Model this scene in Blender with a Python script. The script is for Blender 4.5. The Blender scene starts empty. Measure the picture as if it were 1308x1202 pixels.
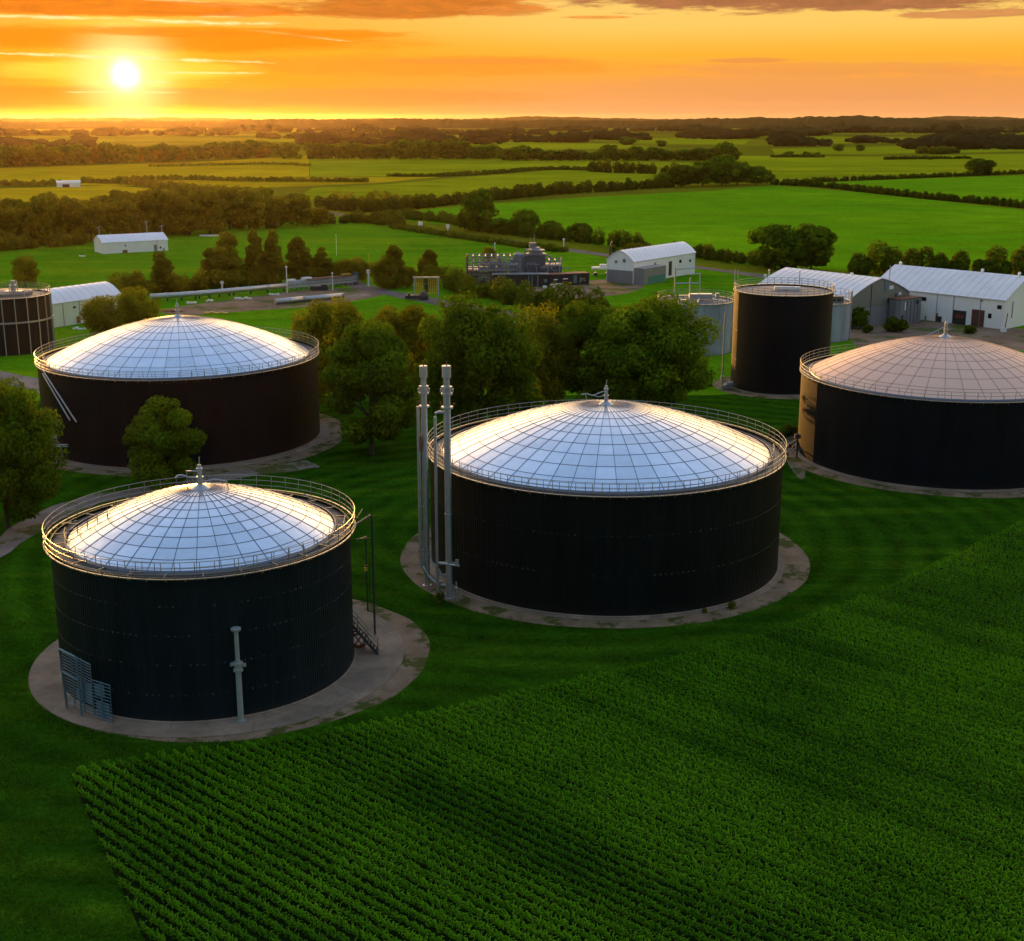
import bpy, bmesh, math, random
import numpy as np

sc = bpy.context.scene
C = sc.collection
rng = np.random.default_rng(7)
random.seed(7)
R_ = math.radians

# ------------------------------------------------------------------ camera
W_, H_, F_, CAMH = 1308.0, 1202.0, 1700.0, 40.0
PITCH = math.atan((601.0 - 150.0) / F_)
cd = bpy.data.cameras.new("camera")
cam = bpy.data.objects.new("camera", cd)
C.objects.link(cam)
cam.location = (0, 0, CAMH)
cam.rotation_euler = (math.pi / 2 - PITCH, 0, 0)
cd.sensor_fit = 'HORIZONTAL'
cd.sensor_width = 36.0
cd.lens = 36.0 * F_ / W_
cd.clip_start = 1.0
cd.clip_end = 60000.0
sc.camera = cam


def P(px, py, z=0.0):
    """ground point (at height z) seen at a place of the photograph"""
    c, s = math.cos(PITCH), math.sin(PITCH)
    a = (px - 654.0) / F_
    b = (601.0 - py) / F_
    dx, dy, dz = a, c + b * s, -s + b * c
    t = (z - CAMH) / dz
    return np.array([dx * t, dy * t, z])


def ray(px, py):
    c, s = math.cos(PITCH), math.sin(PITCH)
    a = (px - 654.0) / F_
    b = (601.0 - py) / F_
    d = np.array([a, c + b * s, -s + b * c])
    return d / np.linalg.norm(d)


def proj(p):
    c, s = math.cos(PITCH), math.sin(PITCH)
    x, y, z = p[0], p[1], p[2] - CAMH
    d = y * c - z * s
    return 654 + F_ * x / d, 601 - F_ * (y * s + z * c) / d


def ztop(p, py):
    lo, hi = 0.0, 60.0
    for _ in range(40):
        m = (lo + hi) / 2
        if proj((p[0], p[1], m))[1] > py:
            lo = m
        else:
            hi = m
    return lo


def scale_at(p):
    return F_ / math.sqrt(p[0] ** 2 + p[1] ** 2 + CAMH ** 2)


# ------------------------------------------------------------------ node helper
class G:
    def __init__(s, tree):
        s.t = tree
        tree.nodes.clear()

    def n(s, typ, **kw):
        nd = s.t.nodes.new(typ)
        for k, v in kw.items():
            setattr(nd, k, v)
        return nd

    def put(s, sock, v):
        if v is None:
            return
        if isinstance(v, bpy.types.NodeSocket):
            s.t.links.new(v, sock)
        elif isinstance(v, (tuple, list)) and len(v) == 3 and sock.type == 'RGBA':
            sock.default_value = (*v, 1)
        else:
            sock.default_value = v

    def m(s, op, a, b=None, c=None, clamp=False):
        nd = s.n('ShaderNodeMath', operation=op, use_clamp=clamp)
        s.put(nd.inputs[0], a)
        s.put(nd.inputs[1], b)
        s.put(nd.inputs[2], c)
        return nd.outputs[0]

    def add(s, a, b): return s.m('ADD', a, b)
    def sub(s, a, b): return s.m('SUBTRACT', a, b)
    def mul(s, a, b): return s.m('MULTIPLY', a, b)

    def ss(s, lo, hi, x, a=0.0, b=1.0):
        nd = s.n('ShaderNodeMapRange', interpolation_type='SMOOTHSTEP')
        s.put(nd.inputs[0], x)
        nd.inputs[1].default_value = lo
        nd.inputs[2].default_value = hi
        nd.inputs[3].default_value = a
        nd.inputs[4].default_value = b
        return nd.outputs[0]

    def mix(s, f, a, b, blend='MIX'):
        nd = s.n('ShaderNodeMix', data_type='RGBA', blend_type=blend)
        s.put(nd.inputs[0], f)
        s.put(nd.inputs[6], a)
        s.put(nd.inputs[7], b)
        return nd.outputs[2]

    def scale(s, col, k):
        nd = s.n('ShaderNodeVectorMath', operation='SCALE')
        s.put(nd.inputs[0], col)
        s.put(nd.inputs[3], k)
        return nd.outputs[0]

    def vadd(s, a, b):
        nd = s.n('ShaderNodeVectorMath', operation='ADD')
        s.put(nd.inputs[0], a)
        s.put(nd.inputs[1], b)
        return nd.outputs[0]

    def comb(s, x, y, z=0.0):
        nd = s.n('ShaderNodeCombineXYZ')
        for i, v in enumerate((x, y, z)):
            s.put(nd.inputs[i], v)
        return nd.outputs[0]

    def sep(s, v):
        nd = s.n('ShaderNodeSeparateXYZ')
        s.put(nd.inputs[0], v)
        return nd.outputs

    def noise(s, v, scale=1.0, detail=4.0, rough=0.55, dist=0.0):
        nd = s.n('ShaderNodeTexNoise')
        s.put(nd.inputs['Vector'], v)
        nd.inputs['Scale'].default_value = scale
        nd.inputs['Detail'].default_value = detail
        nd.inputs['Roughness'].default_value = rough
        nd.inputs['Distortion'].default_value = dist
        return nd.outputs[0]

    def ramp(s, x, stops):
        nd = s.n('ShaderNodeValToRGB')
        e = nd.color_ramp.elements
        while len(e) < len(stops):
            e.new(0.5)
        for i, (p, c) in enumerate(stops):
            e[i].position = p
            e[i].color = (*c, 1)
        s.put(nd.inputs[0], x)
        return nd.outputs[0]

    def pos(s):
        return s.n('ShaderNodeNewGeometry').outputs['Position']

    def obj(s):
        return s.n('ShaderNodeTexCoord').outputs['Object']

    def mapv(s, v, sx, sy, sz, rz=0.0):
        nd = s.n('ShaderNodeMapping')
        s.put(nd.inputs[0], v)
        nd.inputs[3].default_value = (sx, sy, sz)
        nd.inputs[2].default_value = (0, 0, rz)
        return nd.outputs[0]

    def bump(s, h, strength=0.5, dist=0.1):
        nd = s.n('ShaderNodeBump')
        s.put(nd.inputs['Height'], h)
        nd.inputs['Strength'].default_value = strength
        nd.inputs['Distance'].default_value = dist
        return nd.outputs[0]


def lin(r, g, b):
    return tuple((c / 255.0 / 12.92) if c <= 10 else ((c / 255.0 + 0.055) / 1.055) ** 2.4 for c in (r, g, b))


# ------------------------------------------------------------------ sky, sun, exposure
SD = ray(160, 95)
SUN_EL = math.asin(SD[2])
SUN_AZ = math.atan2(SD[0], SD[1])
world = bpy.data.worlds.new("World")
sc.world = world
world.use_nodes = True
g = G(world.node_tree)
d = g.n('ShaderNodeTexCoord').outputs['Generated']
nz = g.n('ShaderNodeVectorMath', operation='NORMALIZE')
g.put(nz.inputs[0], d)
d = nz.outputs[0]
dx, dy, dz = g.sep(d)
el = g.mul(g.m('ARCSINE', dz), 57.29578)
az = g.mul(g.m('ARCTAN2', dx, dy), 57.29578)
dt = g.n('ShaderNodeVectorMath', operation='DOT_PRODUCT')
g.put(dt.inputs[0], d)
dt.inputs[1].default_value = tuple(SD)
sang = g.mul(g.m('ARCCOSINE', g.m('MINIMUM', dt.outputs['Value'], 0.9999999)), 57.29578)

ele = g.m('DIVIDE', el, 90.0)
west = g.ramp(ele, [(0.0, lin(238, 166, 106)), (0.6 / 90, lin(246, 164, 96)), (1.6 / 90, lin(254, 166, 66)),
                    (2.6 / 90, lin(255, 181, 52)), (3.6 / 90, lin(255, 204, 98)), (5.0 / 90, lin(255, 206, 112)),
                    (7.0 / 90, (1.0, 0.62, 0.24)), (10.0 / 90, (1.0, 0.70, 0.36)), (16.0 / 90, (1.0, 0.80, 0.60)), (24.0 / 90, (0.92, 0.86, 0.90)), (36.0 / 90, (0.54, 0.66, 0.90)),
                    (55.0 / 90, (0.34, 0.52, 0.80)), (1.0, (0.25, 0.38, 0.60))])
east = g.ramp(ele, [(0.0, (0.17, 0.21, 0.25)), (8.0 / 90, (0.26, 0.30, 0.36)), (25.0 / 90, (0.38, 0.47, 0.58)), (1.0, (0.25, 0.38, 0.60))])
bandw = g.mul(g.mul(g.ss(5.2, 6.6, el), g.ss(25.0, 13.0, el)), g.ss(-0.3, 0.75, dy))
base = g.mix(g.ss(-0.55, 0.45, dy), east, west)
# warmer towards the sun's side
warm = g.mul(g.ss(20.0, 4.0, sang), g.ss(10.0, 1.0, el))
base = g.mix(g.mul(warm, 0.80), base, lin(255, 160, 12))
# clouds: streaks seen almost edge-on along the horizon
wob = g.noise(g.comb(g.mul(az, 0.16), g.mul(el, 1.5), 0.0), 1.0, 6.0, 0.62, 0.6)
wobf = g.noise(g.comb(g.mul(az, 0.55), g.mul(el, 3.4), 3.0), 1.0, 7.0, 0.66, 0.4)
fib = g.noise(g.comb(g.mul(az, 0.9), g.add(g.mul(el, 9.0), g.mul(az, 0.35)), 7.0), 1.0, 5.0, 0.6, 0.3)
nn = g.add(g.add(g.mul(g.sub(wob, 0.5), 2.6), g.mul(g.sub(wobf, 0.5), 2.4)), g.mul(g.sub(fib, 0.5), 0.8))


def px_az_el(px, py):
    r = ray(px, py)
    return math.degrees(math.atan2(r[0], r[1])), math.degrees(math.asin(r[2]))


def cloud(px, py, wx, wy, amp=1.0, lo=0.0, hi=0.55, tilt=0.0):
    """a bank of cloud: an ellipse in bearing and height with a ragged rim"""
    a0, e0 = px_az_el(px, py)
    wa, we = wx / 30.5, wy / 32.0
    da = g.sub(az, a0)
    u = g.mul(da, 1.0 / wa)
    v = g.mul(g.sub(g.sub(el, e0), g.mul(da, tilt)), 1.0 / we)
    r2 = g.add(g.mul(u, u), g.mul(v, v))
    return g.ss(lo, hi, g.add(g.sub(1.0, r2), g.mul(nn, amp)))


# glow round the low sun
base = g.mix(g.mul(g.m('POWER', g.ss(5.2, 0.4, sang), 1.7), 0.9), base, (1.0, 0.62, 0.03))
base = g.mix(g.mul(g.m('POWER', g.ss(2.3, 0.5, sang), 1.5), 0.9), base, (1.05, 0.90, 0.22))
# broad, slightly darker veils
for (x, y, wx, wy, col, k, am) in ((1050, 112, 420, 22, (228, 152, 98), 0.38, 0.5), (560, 84, 300, 16, (250, 146, 44), 0.6, 0.6),
                                   (1080, 88, 260, 10, (236, 152, 84), 0.55, 0.6), (60, 124, 420, 17, (247, 134, 28), 0.85, 0.3), (420, 124, 330, 15, (250, 146, 66), 0.7, 0.4),
                                   (200, 50, 380, 19, (248, 138, 4), 0.92, 0.35), (620, 78, 150, 6, (246, 144, 60), 0.5, 0.5),
                                   (960, 77, 60, 4, (236, 146, 76), 0.75, 0.5)):
    base = g.mix(g.mul(cloud(x, y, wx, wy, am, 0.0, 0.8), k), base, lin(*col))
base = g.mix(g.mul(cloud(150, 90, 190, 17, 0.35, 0.0, 0.9), 0.75), base, (1.05, 0.74, 0.07))
base = g.mix(g.mul(g.m('POWER', g.ss(3.4, 0.4, sang), 2.0), 0.9), base, (1.1, 0.95, 0.32))
# bright edges where the sun catches the rims
for (x, y, wx, wy, tl, k) in ((140, 73, 170, 3.0, -0.022, 0.9), (270, 29, 110, 3.6, -0.015, 0.9), (370, 44, 90, 2.2, -0.10, 0.6), (60, 22, 110, 2.5, 0.0, 0.8),
                              (180, 105, 110, 2.2, 0.0, 0.8), (260, 93, 90, 2.0, 0.0, 0.6), (240, 3, 130, 3.0, -0.06, 0.8), (300, 18, 60, 4.0, 0.1, 0.7),
                              (170, 118, 70, 1.5, 0.0, 0.6)):
    base = g.mix(g.mul(cloud(x, y, wx, wy * 1.15, 1.05, 0.15, 0.9, tl), k), base, (1.0, 0.84, 0.36))
# dark cloud bodies
for (x, y, wx, wy, col, am, k) in ((130, 9, 290, 12, (222, 108, 10), 0.6, 0.92), (300, 42, 230, 8, (238, 124, 8), 0.5, 0.8),
                                   (520, 7, 190, 19, (192, 104, 32), 0.55, 0.95), (1060, -6, 350, 24, (158, 98, 62), 0.75, 0.97),
                                   (1250, 18, 110, 6, (190, 118, 72), 0.7, 0.8), (760, 22, 50, 2.2, (222, 138, 56), 0.7, 0.8),
                                   (650, 14, 60, 9, (206, 122, 50), 0.7, 0.8)):
    cl = cloud(x, y, wx, wy, am, 0.0, 0.6)
    base = g.mix(g.mul(cl, k), base, g.mix(g.ss(0.30, 0.72, wobf), lin(*col), tuple(min(1, q * 1.45) for q in lin(*col))))
# added glow band, unseen above the frame, to brighten domes and trees; then the disc
base = g.vadd(base, g.scale((1.0, 0.57, 0.19), g.mul(bandw, g.add(2.0, g.ss(55.0, 8.0, sang, 0.0, 6.0)))))
base = g.vadd(base, g.scale((1.0, 0.88, 0.50), g.mul(g.m('POWER', g.ss(1.3, 0.05, sang), 3.0), 3.0)))
bg = g.n('ShaderNodeBackground')
g.put(bg.inputs[0], base)
bg.inputs[1].default_value = 1.0
sky = g.n('ShaderNodeTexSky', sky_type='NISHITA')
sky.sun_disc = False
sky.sun_elevation = SUN_EL
sky.sun_rotation = SUN_AZ
sky.altitude = 40
sky.air_density = 1.0
sky.dust_density = 1.2
bg2 = g.n('ShaderNodeBackground')
# clear-sky layer turned down near the horizon, where it adds too much yellow
g.put(bg2.inputs[0], g.scale(sky.outputs[0], g.ss(14.0, 5.0, el, 1.0, 0.06)))
bg2.inputs[1].default_value = 0.05
ash = g.n('ShaderNodeAddShader')
g.t.links.new(bg.outputs[0], ash.inputs[0])
g.t.links.new(bg2.outputs[0], ash.inputs[1])
out = g.n('ShaderNodeOutputWorld')
g.t.links.new(ash.outputs[0], out.inputs[0])

sl = bpy.data.lights.new("sun", 'SUN')
sl.energy = 5.0
sl.angle = R_(0.5)
sl.color = (1.0, 0.46, 0.10)
sun = bpy.data.objects.new("sun", sl)
C.objects.link(sun)
from mathutils import Vector
sun.rotation_euler = Vector(tuple(SD)).to_track_quat('Z', 'Y').to_euler()

sc.view_settings.view_transform = 'Standard'
sc.view_settings.look = 'None'
sc.view_settings.gamma = 1.0
sc.view_settings.exposure = 0.0
sc.cycles.max_bounces = 6
sc.cycles.volume_bounces = 0
sc.cycles.use_denoising = True


# ------------------------------------------------------------------ materials
MATS = {}


def new_mat(name):
    m = bpy.data.materials.new(name)
    m.use_nodes = True
    MATS[name] = m
    return m, G(m.node_tree)


def finish(g, shader):
    o = g.n('ShaderNodeOutputMaterial')
    g.t.links.new(shader, o.inputs[0])


def princ(g, col, rough=0.6, metal=0.0, normal=None, **kw):
    b = g.n('ShaderNodeBsdfPrincipled')
    g.put(b.inputs['Base Color'], col)
    g.put(b.inputs['Roughness'], rough)
    g.put(b.inputs['Metallic'], metal)
    g.put(b.inputs['Normal'], normal)
    for k, v in kw.items():
        g.put(b.inputs[k.replace('_', ' ')], v)
    return b.outputs[0]


def simple(name, col, rough=0.6, metal=0.0, var=0.25, scale=1.2, bump=0.0, streak=0.0):
    m, g = new_mat(name)
    o = g.obj()
    f = g.noise(o, scale, 5.0, 0.6)
    k = g.add(1.0 - var, g.mul(f, 2 * var))
    if streak:
        s = g.noise(g.mapv(o, 3.0, 3.0, 0.12), 1.0, 4.0, 0.6)
        k = g.mul(k, g.add(1.0 - streak, g.mul(s, 2 * streak)))
    c = g.scale(col, k)
    nrm = g.bump(g.noise(o, scale * 8, 4.0, 0.6), bump, 0.05) if bump else None
    finish(g, princ(g, c, g.add(rough - 0.08, g.mul(f, 0.16)), metal, nrm))
    return m


def wall_mat(name, col, corr, heights, rough=0.42, bolts=True, R=10.0):
    """black coated steel: fine vertical corrugation, seam rings, bolt heads"""
    m, g = new_mat(name)
    o = g.obj()
    x, y, z = g.sep(o)
    a = g.m('ARCTAN2', y, x)
    w = g.m('SINE', g.mul(a, corr))
    blot = g.noise(g.mapv(o, 0.5, 0.5, 0.09), 1.0, 5.0, 0.6)
    strk = g.noise(g.comb(g.mul(a, R * 2.2), g.mul(z, 0.10), 0.0), 1.0, 4.0, 0.65)
    k = g.mul(g.add(0.35, g.mul(blot, 1.3)), g.add(0.4, g.mul(strk, 1.2)))
    c = g.scale(col, k)
    if bolts:
        fr = g.m('FRACT', g.mul(a, corr / 12.566))
        fn = g.noise(g.comb(g.mul(a, R * 1.5), z, 0.0), 1.0, 2.0, 0.5)
        tot = None
        for hz in heights:
            hit = g.mul(g.m('LESS_THAN', g.m('ABSOLUTE', g.sub(z, hz)), 0.05), g.m('LESS_THAN', fr, 0.28))
            tot = hit if tot is None else g.add(tot, hit)
        c = g.mix(g.mul(tot, g.ss(0.45, 0.62, fn, 0.0, 0.5)), c, (0.16, 0.19, 0.19))
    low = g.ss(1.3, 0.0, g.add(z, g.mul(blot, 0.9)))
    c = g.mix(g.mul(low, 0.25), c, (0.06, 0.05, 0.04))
    nrm = g.bump(w, 0.35, 0.04)
    finish(g, princ(g, c, g.add(rough - 0.1, g.mul(blot, 0.2)), 0.0, nrm, Specular_IOR_Level=0.13))
    return m


def dome_mat(name, col, metal, rough, var=0.10):
    m, g = new_mat(name)
    o = g.obj()
    at = g.n('ShaderNodeAttribute', attribute_name='panel')
    p = at.outputs['Fac']
    st = g.noise(g.mapv(o, 0.9, 0.9, 0.9), 1.0, 6.0, 0.65)
    k = g.add(1.0 - var * 1.5, g.add(g.mul(p, var), g.mul(st, 2 * var)))
    c = g.scale(col, k)
    nrm = g.bump(g.noise(o, 0.55, 3.0, 0.5), 0.10, 0.4)
    finish(g, princ(g, c, g.add(rough, g.add(g.mul(p, 0.05), g.mul(st, 0.12))), metal, nrm))
    return m


def grass_mat(name, c1, c2, c3, s1=0.02, aniso=None, bump=0.7, sheen=0.15, rows=0.0, rowdir=0.0):
    """short grass or young crop: mottled greens, mowing streaks, tufted surface"""
    m, g = new_mat(name)
    p = g.pos()
    big = g.noise(p, s1, 4.0, 0.55, 0.4)
    midn = g.noise(p, s1 * 9, 5.0, 0.6)
    fine = g.noise(p, 2.2, 3.0, 0.7)
    if aniso:
        ang, sa, sb = aniso
        st = g.noise(g.mapv(p, sa, sb, 1.0, ang), 1.0, 4.0, 0.6, 0.5)
    else:
        st = midn
    c = g.mix(g.ss(0.35, 0.68, big), c1, c2)
    c = g.mix(g.mul(g.ss(0.45, 0.72, st), 0.65), c, c3)
    rg = g.n('ShaderNodeVectorMath', operation='DISTANCE')
    g.put(rg.inputs[0], p)
    rg.inputs[1].default_value = (4.0, 128.0, 0.0)
    mow = g.m('SINE', g.add(g.mul(rg.outputs['Value'], 1.9), g.mul(big, 9.0)))
    tuft = g.add(g.mul(g.sub(fine, 0.5), 1.3), g.mul(g.sub(midn, 0.5), 0.9))
    tuft = g.add(tuft, g.mul(g.sub(g.noise(p, 0.55, 5.0, 0.7, 0.8), 0.5), 1.3))
    tuft = g.add(tuft, g.mul(mow, 0.2 if name == 'lawn_grass' else 0.0))
    c = g.scale(c, g.m('MAXIMUM', g.add(1.0, tuft), 0.3))
    h = g.add(g.mul(fine, 0.5), g.add(g.mul(st, 0.7), g.mul(midn, 0.6)))
    nrm = g.bump(h, bump, 0.5)
    finish(g, princ(g, c, 0.85, 0.0, nrm, Specular_IOR_Level=0.0, Sheen_Weight=sheen, Sheen_Roughness=0.5, Sheen_Tint=(0.50, 0.55, 0.08)))
    return m


def leaf_mat(name, ca, cb, trans=0.35, tcol=None, scale=0.35):
    m, g = new_mat(name)
    inf = g.n('ShaderNodeObjectInfo').outputs['Random']
    at = g.n('ShaderNodeAttribute', attribute_name='tone').outputs['Fac']
    f = g.noise(g.obj(), scale, 3.0, 0.6)
    c = g.mix(g.add(g.mul(at, 0.7), g.mul(g.ss(0.35, 0.65, f), 0.4)), ca, cb)
    c = g.scale(c, g.add(0.75, g.mul(inf, 0.5)))
    df = g.n('ShaderNodeBsdfDiffuse')
    g.put(df.inputs[0], c)
    tr = g.n('ShaderNodeBsdfTranslucent')
    g.put(tr.inputs[0], g.mix(0.45, c, tcol or (0.16, 0.14, 0.01)))
    mx = g.n('ShaderNodeMixShader')
    mx.inputs[0].default_value = trans
    g.t.links.new(df.outputs[0], mx.inputs[1])
    g.t.links.new(tr.outputs[0], mx.inputs[2])
    gl = g.n('ShaderNodeBsdfGlossy')
    gl.inputs[0].default_value = (0.4, 0.45, 0.15, 1)
    gl.inputs[1].default_value = 0.55
    m2 = g.n('ShaderNodeMixShader')
    m2.inputs[0].default_value = 0.012
    g.t.links.new(mx.outputs[0], m2.inputs[1])
    g.t.links.new(gl.outputs[0], m2.inputs[2])
    finish(g, m2.outputs[0])
    return m


def dirt_mat(name, ca, cb, scale=0.25, bump=0.5, green=None):
    m, g = new_mat(name)
    p = g.pos()
    f = g.noise(p, scale, 6.0, 0.62, 0.3)
    fine = g.noise(p, 5.0, 3.0, 0.7)
    c = g.mix(g.ss(0.3, 0.7, f), ca, cb)
    if green:
        c = g.mix(g.mul(g.ss(0.50, 0.58, g.noise(p, scale * 0.8, 5.0, 0.65)), 0.9), c, green)
    if name == "concrete":
        vo = g.n('ShaderNodeTexVoronoi', feature='DISTANCE_TO_EDGE')
        g.put(vo.inputs['Vector'], g.vadd(p, g.scale(g.n('ShaderNodeTexNoise').outputs[1], 0.5)))
        vo.inputs['Scale'].default_value = 0.28
        c = g.scale(c, g.ss(0.0, 0.02, vo.outputs['Distance'], 0.82, 1.0))
        c = g.scale(c, g.ss(0.42, 0.62, g.noise(p, 0.16, 5.0, 0.7), 0.88, 1.08))
    c = g.scale(c, g.add(0.8, g.mul(fine, 0.4)))
    finish(g, princ(g, c, 0.9, 0.0, g.bump(g.add(f, fine), bump, 0.06), Specular_IOR_Level=0.03))
    return m


galv = simple("galvanised_steel", (0.42, 0.44, 0.44), 0.42, 0.75, 0.2, 2.0)
rail_m = simple("rail_steel", (0.30, 0.27, 0.21), 0.38, 0.7, 0.2, 2.0)
darksteel = simple("dark_steel", (0.030, 0.034, 0.036), 0.5, 0.2, 0.35, 1.5)
seam_m = simple("seam_strip", (0.13, 0.155, 0.20), 0.45, 0.4, 0.3, 1.0)
seam_pale = simple("seam_strip_pale", (0.34, 0.21, 0.15), 0.5, 0.2, 0.35, 1.0)
curb_m = simple("roof_curb", (0.10, 0.085, 0.07), 0.6, 0.2, 0.4, 1.0)
rust_m = simple("rusty_steel", (0.17, 0.065, 0.03), 0.75, 0.1, 0.45, 2.5, 0.3)
teal_steel = simple("teal_steel", (0.10, 0.19, 0.23), 0.42, 0.45, 0.3, 1.6)
concrete = dirt_mat("concrete", (0.18, 0.145, 0.11), (0.28, 0.22, 0.165), 0.35, 0.3)
gravel = dirt_mat("gravel", (0.16, 0.115, 0.075), (0.25, 0.185, 0.125), 0.5, 0.8, (0.05, 0.07, 0.012))
dirt = dirt_mat("dirt", (0.15, 0.10, 0.068), (0.24, 0.17, 0.115), 0.12, 0.6, (0.07, 0.095, 0.012))
asphalt = dirt_mat("asphalt", (0.105, 0.09, 0.085), (0.16, 0.135, 0.125), 0.1, 0.3)
greypath = dirt_mat("grey_path", (0.17, 0.14, 0.12), (0.25, 0.205, 0.175), 0.2, 0.5, (0.07, 0.08, 0.015))
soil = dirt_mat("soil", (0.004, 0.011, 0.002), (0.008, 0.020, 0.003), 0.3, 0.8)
white_metal = simple("white_sheet_metal", (0.80, 0.83, 0.80), 0.45, 0.1, 0.10, 0.25, 0.0, 0.12)
roof_metal = simple("pale_roof_metal", (0.76, 0.76, 0.78), 0.40, 0.15, 0.12, 0.3, 0.0, 0.10)
roof_metal2 = simple("worn_roof_metal", (0.70, 0.68, 0.68), 0.40, 0.15, 0.22, 0.25, 0.0, 0.2)
green_metal = simple("pale_green_sheet", (0.54, 0.64, 0.52), 0.5, 0.0, 0.10, 0.3, 0.0, 0.15)
olive_metal = simple("olive_grey_sheet", (0.17, 0.18, 0.14), 0.5, 0.1, 0.12, 0.3, 0.0, 0.15)
grey_metal = simple("grey_sheet", (0.20, 0.21, 0.215), 0.5, 0.2, 0.15, 0.3, 0.0, 0.2)
teal_metal = simple("teal_sheet", (0.03, 0.20, 0.16), 0.5, 0.1, 0.2, 0.5, 0.0, 0.2)
dark_door = simple("dark_door", (0.022, 0.016, 0.014), 0.6, 0.0, 0.4, 1.0)
brown_door = simple("brown_door", (0.085, 0.030, 0.018), 0.6, 0.0, 0.4, 1.0)
glass_dark = simple("dark_glass", (0.012, 0.014, 0.016), 0.12, 0.0, 0.2, 1.0)
red_paint = simple("red_paint", (0.35, 0.05, 0.02), 0.6, 0.0, 0.3, 2.0)
white_paint = simple("white_paint", (0.75, 0.75, 0.72), 0.5, 0.0, 0.1, 1.0)
yellow_paint = simple("yellow_paint", (0.55, 0.38, 0.03), 0.5, 0.0, 0.2, 1.0)
black_box = simple("black_sheet", (0.016, 0.016, 0.017), 0.5, 0.1, 0.4, 0.6, 0.0, 0.3)
bark = simple("bark", (0.055, 0.040, 0.026), 0.9, 0.0, 0.35, 3.0, 0.6)

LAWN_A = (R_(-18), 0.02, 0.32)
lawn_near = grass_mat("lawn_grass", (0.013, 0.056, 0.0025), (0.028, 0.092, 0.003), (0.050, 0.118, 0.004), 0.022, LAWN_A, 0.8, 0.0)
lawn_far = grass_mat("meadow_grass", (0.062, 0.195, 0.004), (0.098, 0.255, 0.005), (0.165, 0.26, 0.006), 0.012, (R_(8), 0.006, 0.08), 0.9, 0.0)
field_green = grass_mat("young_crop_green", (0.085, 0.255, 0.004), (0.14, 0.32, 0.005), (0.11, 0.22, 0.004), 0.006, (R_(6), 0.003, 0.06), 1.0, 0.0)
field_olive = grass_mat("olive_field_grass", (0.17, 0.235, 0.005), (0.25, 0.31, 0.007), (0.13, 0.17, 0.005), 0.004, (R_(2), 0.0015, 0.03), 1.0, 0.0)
field_gold = grass_mat("sun_gold_field_grass", (0.32, 0.27, 0.005), (0.42, 0.35, 0.007), (0.24, 0.20, 0.005), 0.004, (R_(-2), 0.0015, 0.03), 1.0, 0.0)  # gold base colour carries the low sun's warm light on the left fields
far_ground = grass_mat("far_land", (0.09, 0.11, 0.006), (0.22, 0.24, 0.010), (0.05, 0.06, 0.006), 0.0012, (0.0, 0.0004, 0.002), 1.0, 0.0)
woods_m = leaf_mat("woodland_leaf", (0.020, 0.026, 0.008), (0.040, 0.046, 0.012), 0.25, (0.14, 0.10, 0.01), 0.02)
leaf_a = leaf_mat("broadleaf", (0.024, 0.062, 0.003), (0.175, 0.270, 0.008), 0.40, (0.13, 0.20, 0.008))  # dark-to-bright leaf spread stands in for shaded crown interior and highlights
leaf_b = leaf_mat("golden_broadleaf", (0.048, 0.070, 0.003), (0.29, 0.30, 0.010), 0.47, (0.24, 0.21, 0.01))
leaf_c = leaf_mat("conifer_leaf", (0.042, 0.060, 0.003), (0.24, 0.26, 0.010), 0.45, (0.24, 0.22, 0.01))
leaf_d = leaf_mat("hedge_leaf", (0.040, 0.078, 0.004), (0.125, 0.170, 0.008), 0.40)
crop_m = leaf_mat("crop_leaf", (0.012, 0.085, 0.002), (0.105, 0.300, 0.006), 0.34, (0.06, 0.12, 0.01), 0.08)
grass_blade = leaf_mat("grass_blade", (0.012, 0.058, 0.002), (0.070, 0.150, 0.005), 0.3, (0.06, 0.10, 0.005), 0.3)
weed_m = leaf_mat("weed_leaf", (0.05, 0.075, 0.006), (0.12, 0.13, 0.012), 0.4)


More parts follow.
